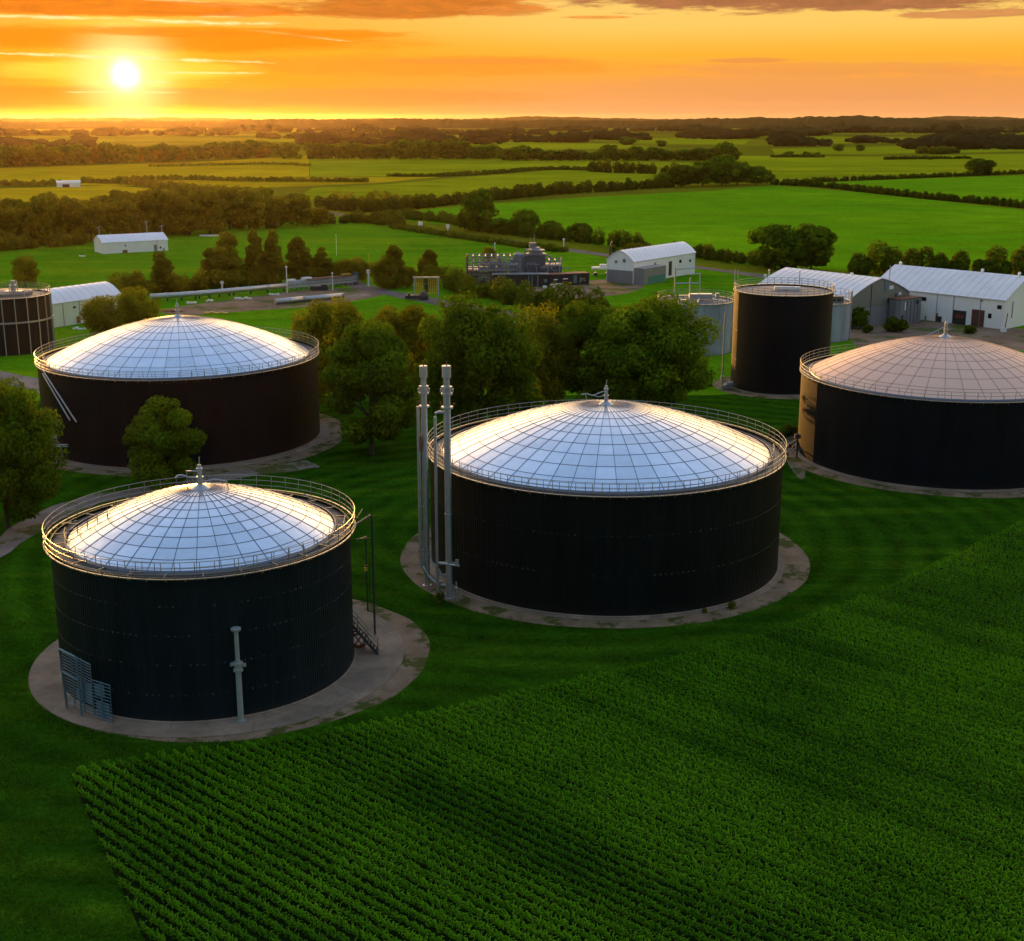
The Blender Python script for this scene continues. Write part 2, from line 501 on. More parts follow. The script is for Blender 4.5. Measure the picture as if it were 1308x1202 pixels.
# ------------------------------------------------------------------ mesh builder
class MB:
    def __init__(s):
        s.v, s.f, s.pieces = [], [], []

    def addv(s, vs, fs):
        o = len(s.v)
        s.pieces.append((len(s.v), len(s.f)))
        s.v += [tuple(map(float, q)) for q in vs]
        s.f += [tuple(i + o for i in q) for q in fs]
        return s

    def box(s, c, size, rz=0.0):
        x, y, z = (q / 2 for q in size)
        co, si = math.cos(rz), math.sin(rz)
        vs = []
        for a in (-x, x):
            for b in (-y, y):
                for e in (-z, z):
                    vs.append((c[0] + a * co - b * si, c[1] + a * si + b * co, c[2] + e))
        return s.addv(vs, [(0, 1, 3, 2), (4, 6, 7, 5), (0, 4, 5, 1), (2, 3, 7, 6), (0, 2, 6, 4), (1, 5, 7, 3)])

    def bar(s, p, q, w, h):
        """rectangular bar between two points"""
        p, q = np.array(p, float), np.array(q, float)
        t = (q - p) / np.linalg.norm(q - p)
        up = np.array([0, 0, 1.0]) if abs(t[2]) < 0.95 else np.array([1.0, 0, 0])
        a = np.cross(t, up); a /= np.linalg.norm(a)
        b = np.cross(a, t)
        vs = [e + a * w / 2 * i + b * h / 2 * j for e in (p, q) for i, j in ((-1, -1), (1, -1), (1, 1), (-1, 1))]
        return s.addv(vs, [(0, 1, 5, 4), (1, 2, 6, 5), (2, 3, 7, 6), (3, 0, 4, 7), (3, 2, 1, 0), (4, 5, 6, 7)])

    def path(s, pts, r, n=6, closed=False, r2=None):
        pts = [np.array(p, float) for p in pts]
        k = len(pts)
        vs, fs = [], []
        for i, p in enumerate(pts):
            a = pts[(i - 1) % k] if (closed or i > 0) else p
            b = pts[(i + 1) % k] if (closed or i < k - 1) else p
            t = b - a
            t = t / (np.linalg.norm(t) + 1e-9)
            up = np.array([0, 0, 1.0]) if abs(t[2]) < 0.9 else np.array([1.0, 0, 0])
            u = np.cross(t, up); u /= np.linalg.norm(u)
            w = np.cross(u, t)
            rr = r if r2 is None else r + (r2 - r) * i / (k - 1)
            for j in range(n):
                th = 2 * math.pi * j / n
                vs.append(p + rr * (math.cos(th) * u + math.sin(th) * w))
        for i in range(k if closed else k - 1):
            i2 = (i + 1) % k
            for j in range(n):
                j2 = (j + 1) % n
                fs.append((i * n + j, i * n + j2, i2 * n + j2, i2 * n + j))
        if not closed:
            fs.append(tuple(range(n - 1, -1, -1)))
            fs.append(tuple((k - 1) * n + j for j in range(n)))
        return s.addv(vs, fs)

    def tube(s, p, q, r, n=6, r2=None):
        return s.path([p, q], r, n, False, r2)

    def ring(s, c, R, z, r, seg=96, n=5):
        return s.path([(c[0] + R * math.cos(2 * math.pi * i / seg), c[1] + R * math.sin(2 * math.pi * i / seg), z) for i in range(seg)], r, n, True)

    def lathe(s, prof, seg=48, c=(0, 0), cap=True):
        vs, fs = [], []
        for (r, z) in prof:
            for j in range(seg):
                th = 2 * math.pi * j / seg
                vs.append((c[0] + r * math.cos(th), c[1] + r * math.sin(th), z))
        for i in range(len(prof) - 1):
            for j in range(seg):
                j2 = (j + 1) % seg
                fs.append((i * seg + j, i * seg + j2, (i + 1) * seg + j2, (i + 1) * seg + j))
        if cap:
            fs.append(tuple(range(seg - 1, -1, -1)))
            fs.append(tuple((len(prof) - 1) * seg + j for j in range(seg)))
        return s.addv(vs, fs)

    def annulus(s, R0, R1, z, seg=96, t=0.12):
        return s.lathe([(R0, z - t), (R0, z), (R1, z), (R1, z - t), (R0, z - t)], seg, cap=False)

    def prism(s, pts, z0, z1):
        n = len(pts)
        vs = [(p[0], p[1], z0) for p in pts] + [(p[0], p[1], z1) for p in pts]
        fs = [tuple(range(n - 1, -1, -1)), tuple(range(n, 2 * n))] + [(i, (i + 1) % n, n + (i + 1) % n, n + i) for i in range(n)]
        return s.addv(vs, fs)

    def build(s, name, mat, parent=None, smooth=False, loc=None):
        me = bpy.data.meshes.new(name)
        me.from_pydata(s.v, [], s.f)
        me.materials.append(mat)
        if smooth:
            me.polygons.foreach_set('use_smooth', [True] * len(me.polygons))
        me.update()
        o = bpy.data.objects.new(name, me)
        C.objects.link(o)
        if parent is not None:
            o.parent = parent
        if loc is not None:
            o.location = loc
        return o


def build_each(mb, name, mat, parent, loc=None):
    """every piece collected in the builder becomes a part of its own"""
    ends = mb.pieces[1:] + [(len(mb.v), len(mb.f))]
    for (v0, f0), (v1, f1) in zip(mb.pieces, ends):
        q = MB()
        q.addv(mb.v[v0:v1], [tuple(i - v0 for i in f) for f in mb.f[f0:f1]])
        q.build(name, mat, parent, False, loc)


def thing(name, label, cat, loc=(0, 0, 0), rz=0.0, group=None):
    o = bpy.data.objects.new(name, None)
    C.objects.link(o)
    o.location = tuple(map(float, loc))
    o.rotation_euler = (0, 0, rz)
    o['label'] = label
    o['category'] = cat
    if group:
        o['group'] = group
    return o


def tag(o, label, cat, group=None, kind=None):
    o['label'] = label
    o['category'] = cat
    if group:
        o['group'] = group
    if kind:
        o['kind'] = kind
    return o


def struct(o):
    o['kind'] = 'structure'
    return o


def sheet(name, pts, z, mat):
    mb = MB()
    n = len(pts)
    mb.addv([(p[0], p[1], z) for p in pts], [tuple(range(n))])
    return struct(mb.build(name, mat))


def smooth_poly(pts, it=2, closed=True):
    pts = [np.array(p[:2], float) for p in pts]
    for _ in range(it):
        q = []
        k = len(pts)
        rngk = range(k) if closed else range(k - 1)
        if not closed:
            q.append(pts[0])
        for i in rngk:
            a, b = pts[i], pts[(i + 1) % k]
            q += [a * 0.75 + b * 0.25, a * 0.25 + b * 0.75]
        if not closed:
            q.append(pts[-1])
        pts = q
    return pts


def ribbon(name, pxs, width, z, mat, it=2, wob=0.12):
    """a road or path: a strip of even width along a line on the ground"""
    pts = smooth_poly([P(*q) for q in pxs], it, False)
    vs, fs = [], []
    for i, p in enumerate(pts):
        t = pts[min(i + 1, len(pts) - 1)] - pts[max(i - 1, 0)]
        t = t / np.linalg.norm(t)
        nn_ = np.array([-t[1], t[0]])
        w = width / 2 * (1 + wob * math.sin(i * 1.7) + wob * math.sin(i * 0.6 + 1))
        vs += [(*(p - nn_ * w), z), (*(p + nn_ * w), z)]
        if i:
            fs.append((2 * i - 2, 2 * i - 1, 2 * i + 1, 2 * i))
    return struct(MB().addv(vs, fs).build(name, mat))


exec_parts = []
# ------------------------------------------------------------------ ground, fields, paths
sheet("ground", [(-26000, -300), (26000, -300), (26000, 26000), (-26000, 26000)], -0.02, far_ground)
PX = lambda *a: [P(*q) for q in a]
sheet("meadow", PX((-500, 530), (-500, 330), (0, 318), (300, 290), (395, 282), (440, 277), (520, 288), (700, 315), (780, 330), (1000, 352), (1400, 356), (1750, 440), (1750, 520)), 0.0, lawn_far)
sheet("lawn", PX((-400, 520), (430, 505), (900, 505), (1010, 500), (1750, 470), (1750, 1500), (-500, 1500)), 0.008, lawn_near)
sheet("right_field", PX((455, 276), (600, 262), (750, 252), (905, 244), (985, 237), (1100, 246), (1308, 268), (1500, 287), (1500, 358), (1308, 350), (1000, 345), (780, 316), (700, 304), (600, 290), (500, 281)), 0.03, field_green)
sheet("upper_right_field", PX((985, 236), (1150, 229), (1308, 224), (1500, 217), (1500, 283), (1308, 264), (1100, 243)), 0.05, field_green)
sheet("far_right_field", PX((935, 199), (1120, 200), (1308, 196), (1600, 195), (1600, 214), (1308, 222), (1150, 227), (990, 235), (950, 228)), 0.05, field_olive)
sheet("farther_right_field", PX((985, 190), (1308, 183), (1500, 183), (1500, 192), (1308, 193.5), (1120, 197), (990, 197)), 0.07, field_olive)
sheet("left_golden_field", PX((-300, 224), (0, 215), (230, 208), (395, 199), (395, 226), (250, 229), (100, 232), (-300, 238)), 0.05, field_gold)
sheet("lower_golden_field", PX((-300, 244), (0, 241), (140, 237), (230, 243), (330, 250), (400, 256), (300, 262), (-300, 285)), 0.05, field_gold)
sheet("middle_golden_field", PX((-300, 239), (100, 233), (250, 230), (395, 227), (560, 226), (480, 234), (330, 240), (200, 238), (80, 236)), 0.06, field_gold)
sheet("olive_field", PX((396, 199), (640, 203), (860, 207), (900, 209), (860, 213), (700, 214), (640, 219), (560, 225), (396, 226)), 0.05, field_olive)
sheet("lower_olive_field", PX((400, 240), (500, 235), (600, 226), (700, 218), (760, 215), (870, 222), (880, 236), (650, 246), (560, 253), (430, 262), (380, 252)), 0.06, field_olive)
for i, q in enumerate((((640, 181), (780, 184), (860, 189), (640, 192), (560, 188)), ((1000, 174), (1180, 176), (1190, 182), (1000, 184)),
                       ((480, 172), (640, 174), (620, 178), (470, 177)), ((820, 176), (960, 178), (950, 185), (800, 183)),
                       ((20, 180), (150, 178), (140, 184), (0, 186)), ((1180, 167), (1308, 166), (1320, 170), (1200, 171)),
                       ((330, 176), (420, 174), (430, 180), (340, 182)))):
    sheet("distant_field", PX(*q), 0.09, field_olive)

ribbon("road", ((385, 265), (420, 272), (510, 288), (600, 301), (690, 314), (780, 327), (870, 339), (940, 348), (1010, 358), (1060, 364)), 5.0, 0.05, asphalt)
ribbon("track", ((440, 360), (480, 371), (540, 382), (600, 393), (660, 402), (740, 419), (800, 430)), 6.0, 0.03, asphalt)
ribbon("left_path", ((-60, 730), (0, 700), (50, 665), (110, 640), (150, 632), (230, 622), (300, 606), (350, 600), (400, 592)), 3.6, 0.03, greypath)
ribbon("far_left_path", ((-80, 470), (0, 481), (60, 493), (90, 500)), 6.5, 0.03, greypath)
sheet("pipe_yard", smooth_poly(PX((190, 398), (280, 384), (420, 366), (500, 372), (480, 380), (400, 392), (300, 398), (240, 404))), 0.016, dirt)
sheet("pale_apron", smooth_poly(PX((430, 380), (462, 374), (480, 377), (450, 382))), 0.04, concrete)
sheet("shed_yard", smooth_poly(PX((1075, 408), (1160, 406), (1290, 420), (1420, 425), (1420, 450), (1250, 446), (1170, 440), (1120, 448), (1085, 440))), 0.020, dirt)
sheet("plant_yard", smooth_poly(PX((640, 372), (760, 358), (800, 354), (830, 366), (790, 378), (700, 384), (650, 380))), 0.020, dirt)
sheet("tank_yard", smooth_poly(PX((998, 568), (1022, 560), (1030, 600), (1026, 618), (1006, 594))), 0.025, gravel)


def disc(name, x, y, R, z, mat, depth=0.0, wob=0.0, seed=0):
    r = random.Random(seed)
    ph = [r.uniform(0, 6.28) for _ in range(4)]
    pts = []
    for i in range(160):
        a = 2 * math.pi * i / 160
        rr = R * (1 + wob * (math.sin(3 * a + ph[0]) + 0.6 * math.sin(7 * a + ph[1]) + 0.35 * math.sin(17 * a + ph[2])))
        pts.append((x + rr * math.cos(a), y + rr * math.sin(a)))
    return struct(MB().prism(pts, z - depth - 0.05, z).build(name, mat))


disc("gravel_surround", -21.0, 95.2, 14.55, 0.035, gravel, 0, 0.010, 1)
disc("concrete_pad", -22.3, 95.15, 14.0, 0.09, concrete, 0.1, 0.0, 2)
disc("gravel_surround", 8.6, 120.0, 19.15, 0.035, gravel, 0, 0.004, 3)
disc("concrete_pad", 8.6, 119.28, 16.75, 0.09, concrete, 0.1)
disc("gravel_surround", -42.0, 168.3, 20.4, 0.035, gravel, 0, 0.006, 5)
disc("concrete_pad", -42.4, 168.4, 18.6, 0.09, concrete, 0.1)
disc("gravel_surround", 51.9, 158.0, 18.9, 0.035, gravel, 0, 0.005, 6)
disc("concrete_pad", 51.9, 158.26, 17.1, 0.09, concrete, 0.1)
disc("gravel_surround", 40.9, 201.5, 9.9, 0.035, gravel, 0, 0.006, 8)
disc("concrete_pad", 41.14, 201.8, 7.8, 0.09, concrete, 0.1)
disc("gravel_surround", 45.0, 221.0, 2.5, 0.035, dirt, 0, 0.01, 9)


# ------------------------------------------------------------------ tanks
def dome_prof(Rd, zr, za, n=18):
    out_ = []
    for i in range(n + 1):
        s = i / n
        out_.append((Rd * s, zr + (za - zr) * (0.80 * (1 - s ** 1.9) + 0.20 * (1 - s))))
    return out_


def dome_z(s, zr, za):
    return zr + (za - zr) * (0.80 * (1 - s ** 1.9) + 0.20 * (1 - s))


def make_dome(root, Rd, zr, za, nribs, rings, mat, smat, seed, seam_w=0.045, seam_h=0.03):
    """sheet roof in panels (sub-divided so it stays round) and a grid of raised seam strips"""
    r = np.random.default_rng(seed)
    vs, fs, at = [], [], []
    sub_a, sub_r = 3, 3
    ss_ = [0.05] + [0.17 + 0.83 * i / (rings - 1) for i in range(rings)]
    radii = []
    for i in range(rings):
        radii += [ss_[i] + (ss_[i + 1] - ss_[i]) * j / sub_r for j in range(sub_r)]
    radii.append(1.0)
    na = nribs * sub_a
    tone = r.random((rings, nribs))
    for k, s_ in enumerate(radii):
        z = dome_z(s_, zr, za)
        for j in range(na):
            a = 2 * math.pi * j / na
            vs.append((Rd * s_ * math.cos(a), Rd * s_ * math.sin(a), z))
    for k in range(len(radii) - 1):
        for j in range(na):
            j2 = (j + 1) % na
            fs.append((k * na + j, (k + 1) * na + j, (k + 1) * na + j2, k * na + j2))
            at.append(tone[k // sub_r, j // sub_a])
    mb = MB().addv(vs, fs)
    o = mb.build("dome_roof", mat, root, True)
    A = o.data.attributes.new("panel", 'FLOAT', 'FACE')
    A.data.foreach_set('value', at)
    sm = MB()
    for j in range(nribs):
        a = 2 * math.pi * j / nribs
        w = seam_w
        prev = None
        ca, sa = math.cos(a), math.sin(a)
        vv, ff = [], []
        for k in range(25):
            s_ = 0.05 + 0.95 * k / 24
            z = dome_z(s_, zr, za)
            rr = Rd * s_
            ww = min(w, rr * 2 * math.pi / nribs * 0.45) / 2
            for (o_, h_) in ((-ww, -0.03), (-ww, seam_h), (ww, seam_h), (ww, -0.03)):
                vv.append((rr * ca - o_ * sa, rr * sa + o_ * ca, z + h_))
            if k:
                b = k * 4
                for q in range(3):
                    ff.append((b - 4 + q, b - 3 + q, b + 1 + q, b + q))
        sm.addv(vv, ff)
    for s_ in ss_[1:-1]:
        rr = Rd * s_
        sl = (dome_z(s_ + 0.01, zr, za) - dome_z(s_ - 0.01, zr, za)) / (0.02 * Rd)
        prof = []
        for (o_, h_) in ((-seam_w * 0.4, -0.03), (-seam_w * 0.4, seam_h * 0.8), (seam_w * 0.4, seam_h * 0.8), (seam_w * 0.4, -0.03)):
            prof.append((rr + o_, dome_z(s_, zr, za) + sl * o_ + h_))
        sm.lathe(prof, nribs * 3, cap=False)
    sm.build("dome_seams", smat, root)
    return o


def railing_mb(R, z0, h, npost, rails=3, r=0.026, a0=0.0, a1=2 * math.pi):
    mb = MB()
    full = abs(a1 - a0 - 2 * math.pi) < 1e-6
    for i in range(npost + (0 if full else 1)):
        a = a0 + (a1 - a0) * i / npost
        mb.tube((R * math.cos(a), R * math.sin(a), z0), (R * math.cos(a), R * math.sin(a), z0 + h), r * 1.1, 5)
    for k in range(rails):
        z = z0 + h * (1 - k * 0.36)
        seg = int(96 * (a1 - a0) / 6.28)
        pts = [(R * math.cos(a0 + (a1 - a0) * i / seg), R * math.sin(a0 + (a1 - a0) * i / seg), z) for i in range(seg if full else seg + 1)]
        mb.path(pts, r, 5, full)
    return mb


def vent(root, za, size=1.0, arm=True):
    """cone flashing, vent pipe and sensor arm on the crown of a dome"""
    s = size
    MB().lathe([(0.95 * s, -0.28 * s), (0.80 * s, -0.10 * s), (0.35 * s, 0.16 * s), (0.20 * s, 0.26 * s)], 28, cap=True).build("vent_cone", galv, root, False, (0, 0, za))
    mb = MB().lathe([(0.20 * s, 0.26 * s), (0.19 * s, 0.7 * s), (0.27 * s, 0.72 * s), (0.27 * s, 0.82 * s), (0.17 * s, 0.84 * s), (0.16 * s, 1.35 * s),
                     (0.23 * s, 1.37 * s), (0.23 * s, 1.46 * s), (0.15 * s, 1.52 * s), (0.13 * s, 1.72 * s), (0.02, 1.76 * s)], 16)
    mb.tube((0, 0, 1.7 * s), (0.03, 0, 2.3 * s), 0.035 * s, 5)
    mb.build("vent_pipe", galv, root, False, (0, 0, za))
    if arm == 'frame':
        mb = MB()
        x = -0.95 * s
        mb.path([(x, 0, -0.1 * s), (x, 0, 1.25 * s), (-0.1, 0, 1.25 * s)], 0.05, 5)
        mb.tube((x, 0, 0.78 * s), (-0.1, 0, 0.78 * s), 0.045, 5)
        mb.path([(x, 0, 0.82 * s), (x - 0.35, 0, 0.95 * s), (x - 0.72, 0, 0.9 * s), (x - 0.85, 0, 0.72 * s)], 0.055, 5)
        mb.path([(0.25, 0, 0.45 * s), (1.1, 0.15, 0.62 * s), (1.9, 0.2, 0.42 * s), (2.0, 0.2, -0.25 * s)], 0.045, 5)
        mb.build("vent_arm", galv, root, False, (0, 0, za))
    elif arm:
        mb = MB()
        mb.path([(-0.1, 0, 1.2 * s), (-0.7, 0, 1.0 * s), (-1.2, 0, 0.75 * s), (-1.75, 0, 0.95 * s), (-2.3, 0, 0.85 * s)], 0.045, 5)
        mb.path([(-0.1, 0, 0.75 * s), (-0.7, 0, 0.62 * s), (-1.25, 0, 0.8 * s)], 0.035, 5)
        mb.tube((-1.9, 0, 0.9 * s), (-1.75, 0, 0.35 * s), 0.035, 5)
        mb.build("vent_arm", galv, root, False, (0, 0, za))


def big_tank(label, x, y, R, h, Rd, za, Rr, nribs, rings, wmat, dmat, smat, seed, rail_h=1.1, npost=60, arm=True, vs=1.0, seams=(0.33, 0.66), deck=True):
    t = thing("storage_tank", label, "storage tank", (x, y, 0.09))
    za -= 0.09
    zr = h - 0.05
    n = 192
    mb = MB().lathe([(R, 0.0), (R, h - 0.35)], n, cap=False)
    for q in seams:
        z = h * q
        mb.lathe([(R - 0.01, z - 0.03), (R + 0.008, z - 0.02), (R + 0.008, z + 0.02), (R - 0.01, z + 0.03)], n, cap=False)
    mb.lathe([(R - 0.01, h - 0.33), (R + 0.05, h - 0.33)], n, cap=False).lathe([(R + 0.05, h - 0.33), (R + 0.05, h - 0.02)], n, cap=False).lathe([(R + 0.05, h - 0.02), (R - 0.10, h)], n, cap=False)
    mb.build("tank_shell", wmat, t, True)
    MB().lathe([(R + 0.16, 0.0), (R + 0.16, 0.09), (R + 0.02, 0.13)], n, cap=False).build("base_flange", concrete, t)
    make_dome(t, Rd, zr, za, nribs, rings, dmat, smat, seed)
    # curb ring under the dome, gutter and walkway round the rim
    MB().lathe([(Rd - 0.05, zr - 0.5), (Rd + 0.10, zr - 0.45), (Rd + 0.12, zr + 0.10), (Rd - 0.02, zr + 0.14)], n, cap=False).build("roof_curb", seam_m, t, True)
    MB().annulus(Rd + 0.1, R - 0.08, h - 0.22, n, 0.10).build("walkway_deck", curb_m, t)
    mb = MB().annulus(Rr - 0.07, Rr + 0.05, h + 0.02, n, 0.07)
    nb = npost
    for i in range(nb):
        a = 2 * math.pi * (i + 0.5) / nb
        ca, sa = math.cos(a), math.sin(a)
        mb.bar((R * ca, R * sa, h - 0.32), ((Rr + 0.02) * ca, (Rr + 0.02) * sa, h - 0.07), 0.06, 0.06)
    mb.build("rim_bracket_ring", rail_m, t)
    railing_mb(Rr, h + 0.0, rail_h, npost).build("railing", rail_m, t)
    vent(t, za, vs, arm)
    return t


steel_front = wall_mat("black_corrugated_steel", (0.0045, 0.0125, 0.0155), 300, (2.0, 4.2, 6.3, 8.4), 0.40, True, 10.8)
steel_mid = wall_mat("black_corrugated_steel_tall_ribs", (0.0042, 0.0072, 0.0072), 400, (3.6, 7.0), 0.45, True, 16.2)
steel_plain = wall_mat("black_coated_steel", (0.0042, 0.0064, 0.0086), 360, (5.0,), 0.50, False, 17.0)
steel_brown = wall_mat("brown_coated_steel", (0.020, 0.014, 0.012), 120, (5.0,), 0.5, False, 7.0)
steel_grey = wall_mat("grey_tank_steel", (0.26, 0.29, 0.32), 120, (3.0, 6.0), 0.5, False, 6.0)
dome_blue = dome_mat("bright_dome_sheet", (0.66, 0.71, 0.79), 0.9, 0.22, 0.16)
dome_pink = dome_mat("dull_dome_sheet", (0.74, 0.46, 0.33), 0.25, 0.42, 0.08)  # pinkish-brown base colour paints in the orange sky's reflection

FT = (-22.86, 94.10, 10.79, 10.47)
MT = (8.60, 119.28, 16.16, 10.40)
LT = (-42.48, 168.49, 17.35, 10.57)
RT = (51.92, 158.26, 16.60, 9.98)
TT = (41.14, 201.80, 7.38, 14.70)
t_front = big_tank("foreground black corrugated tank with a ring railing around its steep blue-white dome", *FT, 9.68, 13.75, 11.18, 36, 9, steel_front, dome_blue, seam_m, 1, 1.15, 54, 'frame', 1.0, (0.2, 0.4, 0.6, 0.8))
t_mid = big_tank("middle black tank with two silver stacks at its left side under a blue-white dome", *MT, 15.05, 14.72, 16.38, 48, 9, steel_mid, dome_blue, seam_m, 2, 1.15, 76, True, 0.95, (0.34, 0.67))
t_left = big_tank("left back black tank with shiny dome and two diagonal pipes across its wall", *LT, 16.35, 15.6, 17.6, 52, 8, steel_plain, dome_blue, seam_m, 3, 1.1, 80, False, 0.95, ())
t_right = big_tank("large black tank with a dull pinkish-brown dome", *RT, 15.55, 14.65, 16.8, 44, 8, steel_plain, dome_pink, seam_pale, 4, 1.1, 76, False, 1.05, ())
mb = MB()
mb.tube((-0.2, 0, 1.15), (-2.6, -0.3, -0.05), 0.05, 5)
mb.tube((-0.9, -0.1, 0.80), (-0.9, -0.1, -0.1), 0.03, 5)
mb.build("vent_arm", galv, t_right, False, (0, 0, 14.56))
# vertical ladder on the rear shiny-domed tank
# clutter lying in the gap between the front tank's dome and its railing
mb = MB()
for i in range(26):
    a = 2 * math.pi * i / 26 + 0.1
    ca, sa = math.cos(a), math.sin(a)
    mb.bar((9.75 * ca, 9.75 * sa, 10.42), (10.7 * ca, 10.7 * sa, 10.42), 0.07, 0.09)
    if i % 3 == 0:
        b = a + 0.12
        mb.path([(9.9 * ca, 9.9 * sa, 10.7), (10.3 * ca, 10.3 * sa, 10.55), (10.5 * math.cos(b), 10.5 * math.sin(b), 10.8)], 0.04, 5)
build_each(mb, "walkway_strut", rail_m, t_front)


def inner_rail(root, R, z, n, h=0.8, keep=None):
    mb = MB()
    seg = 120
    arcs = [(0.0, 2 * math.pi)] if keep is None else keep
    for (a0, a1) in arcs:
        k = max(4, int(seg * (a1 - a0) / 6.28))
        for hh in (h, h * 0.5):
            mb.path([(R * math.cos(a0 + (a1 - a0) * i / k), R * math.sin(a0 + (a1 - a0) * i / k), z + hh) for i in range(k + 1)], 0.022, 4)
        m_ = max(2, int(n * (a1 - a0) / 6.28))
        for i in range(m_ + 1):
            a = a0 + (a1 - a0) * i / m_
            mb.tube((R * math.cos(a), R * math.sin(a), z - 0.1), (R * math.cos(a), R * math.sin(a), z + h), 0.026, 4)
    mb.build("inner_railing", rail_m, root)


inner_rail(t_front, 9.75, 10.4, 48, 0.75, [(R_(190), R_(350))])
inner_rail(t_mid, 15.3, 10.35, 70, 0.8, [(R_(185), R_(355))])
inner_rail(t_left, 16.6, 10.5, 70, 0.8, [(R_(190), R_(350))])

# a stair rail climbing the front tank's dome on its left flank
mb = MB()
for off in (-0.28, 0.28):
    pts = []
    for i in range(9):
        s = 1.0 - 0.30 * i / 8
        a = R_(196)
        z = dome_z(s, 10.42, 13.66)
        pts.append((9.55 * s * math.cos(a) - off * math.sin(a), 9.55 * s * math.sin(a) + off * math.cos(a), z + 0.55))
    mb.path(pts, 0.035, 5)
    for p in pts[::2]:
        mb.tube((p[0], p[1], p[2] - 0.6), p, 0.03, 5)
mb.build("dome_stair_rail", darksteel, t_front)


def flat_tank(name, label, x, y, R, h, wmat, rail_h, npost, roof_mat, cat="storage tank", seams=(0.3, 0.6), ribs=0, rib_mat=None, roof_rise=0.25):
    t = thing(name, label, cat, (x, y, 0.05))
    mb = MB().lathe([(R, 0.0), (R, h - 0.3)], 128, cap=False)
    for q in seams:
        z = h * q
        mb.lathe([(R - 0.01, z - 0.04), (R + 0.025, z - 0.035), (R + 0.025, z + 0.035), (R - 0.01, z + 0.04)], 128, cap=False)
    mb.lathe([(R - 0.01, h - 0.28), (R + 0.06, h - 0.28)], 128, cap=False).lathe([(R + 0.06, h - 0.28), (R + 0.06, h)], 128, cap=False).lathe([(R + 0.06, h), (R - 0.12, h)], 128, cap=False)
    mb.build("tank_shell", wmat, t, True)
    MB().lathe([(R - 0.12, h - 0.2), (R * 0.5, h - 0.2 + roof_rise * 0.7), (0.05, h - 0.2 + roof_rise)], 96, cap=False).build("roof", roof_mat, t, True)
    MB().annulus(R - 0.1, R + 0.14, h + 0.05, 128, 0.08).build("rim_ring", rail_m, t)
    railing_mb(R + 0.05, h, rail_h, npost, 3, 0.035).build("railing", rail_m, t)
    if ribs:
        mb = MB()
        for i in range(ribs):
            a = 2 * math.pi * (i + 0.3) / ribs
            mb.box(((R + 0.08) * math.cos(a), (R + 0.08) * math.sin(a), h / 2), (0.16, 0.14, h - 0.05), a)
        mb.build("wall_ribs", rib_mat, t)
    return t


roof_dusty = simple("dusty_roof", (0.19, 0.16, 0.145), 0.7, 0.1, 0.4, 0.6)
t_tall = flat_tank("storage_tank", "tall narrow black tank with a flat dusty roof between the two grey tanks", *TT, steel_plain, 1.0, 44, roof_dusty)
mb = MB().bar((-1.5, -0.4, 15.05), (1.5, -0.4, 15.05), 0.5, 0.45)
mb.box((1.9, -0.5, 15.0), (0.9, 0.7, 0.5))
mb.build("roof_hatch", white_paint, t_tall)
mb = MB()
for (a, b) in ((150, 2.6), (60, 2.2), (175, 3.0)):
    mb.tube((7.4 * math.cos(R_(a)), 7.4 * math.sin(R_(a)), 14.6), (7.4 * math.cos(R_(a)), 7.4 * math.sin(R_(a)), 14.7 + b), 0.07, 5)
build_each(mb, "roof_mast", galv, t_tall)
mb = MB()
for s in (-0.3, 0.3):
    a = R_(205)
    q = (7.7 * math.cos(a) - s * math.sin(a), 7.7 * math.sin(a) + s * math.cos(a))
    mb.tube((*q, 0), (*q, 12.3), 0.04, 5)
for i in range(40):
    a = R_(205)
    z = 0.3 + i * 0.3
    mb.tube((7.7 * math.cos(a) + 0.3 * math.sin(a), 7.7 * math.sin(a) - 0.3 * math.cos(a), z), (7.7 * math.cos(a) - 0.3 * math.sin(a), 7.7 * math.sin(a) + 0.3 * math.cos(a), z), 0.025, 4)
# ------------------------------------------------------------------ smaller tanks
t_gl = flat_tank("storage_tank", "squat grey sheet tank left of the tall black tank with a gantry on its roof", 32.37, 234.67, 6.64, 8.83, steel_grey, 1.1, 40, roof_dusty, seams=(0.25, 0.5, 0.75))
mb = MB()
for (x, y) in ((-3.6, 1.0), (-0.9, 1.0)):
    mb.tube((x, y, 8.7), (x, y, 14.4 if x < -3 else 12.6), 0.14, 6)
mb.tube((-3.6, 1, 14.1), (-0.2, 1, 14.3), 0.10, 5)
mb.tube((-3.6, 1, 11.6), (0.8, 1, 11.7), 0.12, 5)
mb.tube((0.8, 1, 8.7), (0.8, 1, 13.4), 0.11, 5)
mb.tube((-0.9, 1, 13.2), (0.8, 1, 13.4), 0.10, 5)
mb.build("roof_gantry", galv, t_gl)
mb = MB().box((0.8, -0.5, 9.55), (4.0, 1.4, 0.9)).box((-2.6, -2.8, 9.0), (1.6, 0.8, 0.5)).box((3.9, 0.5, 9.3), (0.6, 0.6, 1.3))
mb.bar((0.5, -1.0, 9.3), (-0.4, -5.8, 9.1), 0.3, 0.3).bar((1.6, -1, 9.3), (4.5, -4.6, 9.1), 0.25, 0.25).bar((-4.6, 2, 9.2), (4.6, 3, 9.2), 0.3, 0.3)
mb.build("roof_machinery", galv, t_gl)
mb = MB()
for i in range(2):
    mb.tube((6.3 + 0.0, -2.6 + 0.5 * i, 0), (6.3, -2.6 + 0.5 * i, 9.6), 0.05, 5)
for i in range(26):
    mb.tube((6.3, -2.6, 0.4 + i * 0.35), (6.3, -2.1, 0.4 + i * 0.35), 0.03, 4)
mb.build("ladder", galv, t_gl)
t_gr = flat_tank("storage_tank", "squat grey sheet tank mostly hidden behind the right side of the tall black tank", 57.36, 247.74, 5.62, 6.91, steel_grey, 1.9, 30, roof_dusty, seams=(0.33, 0.66))
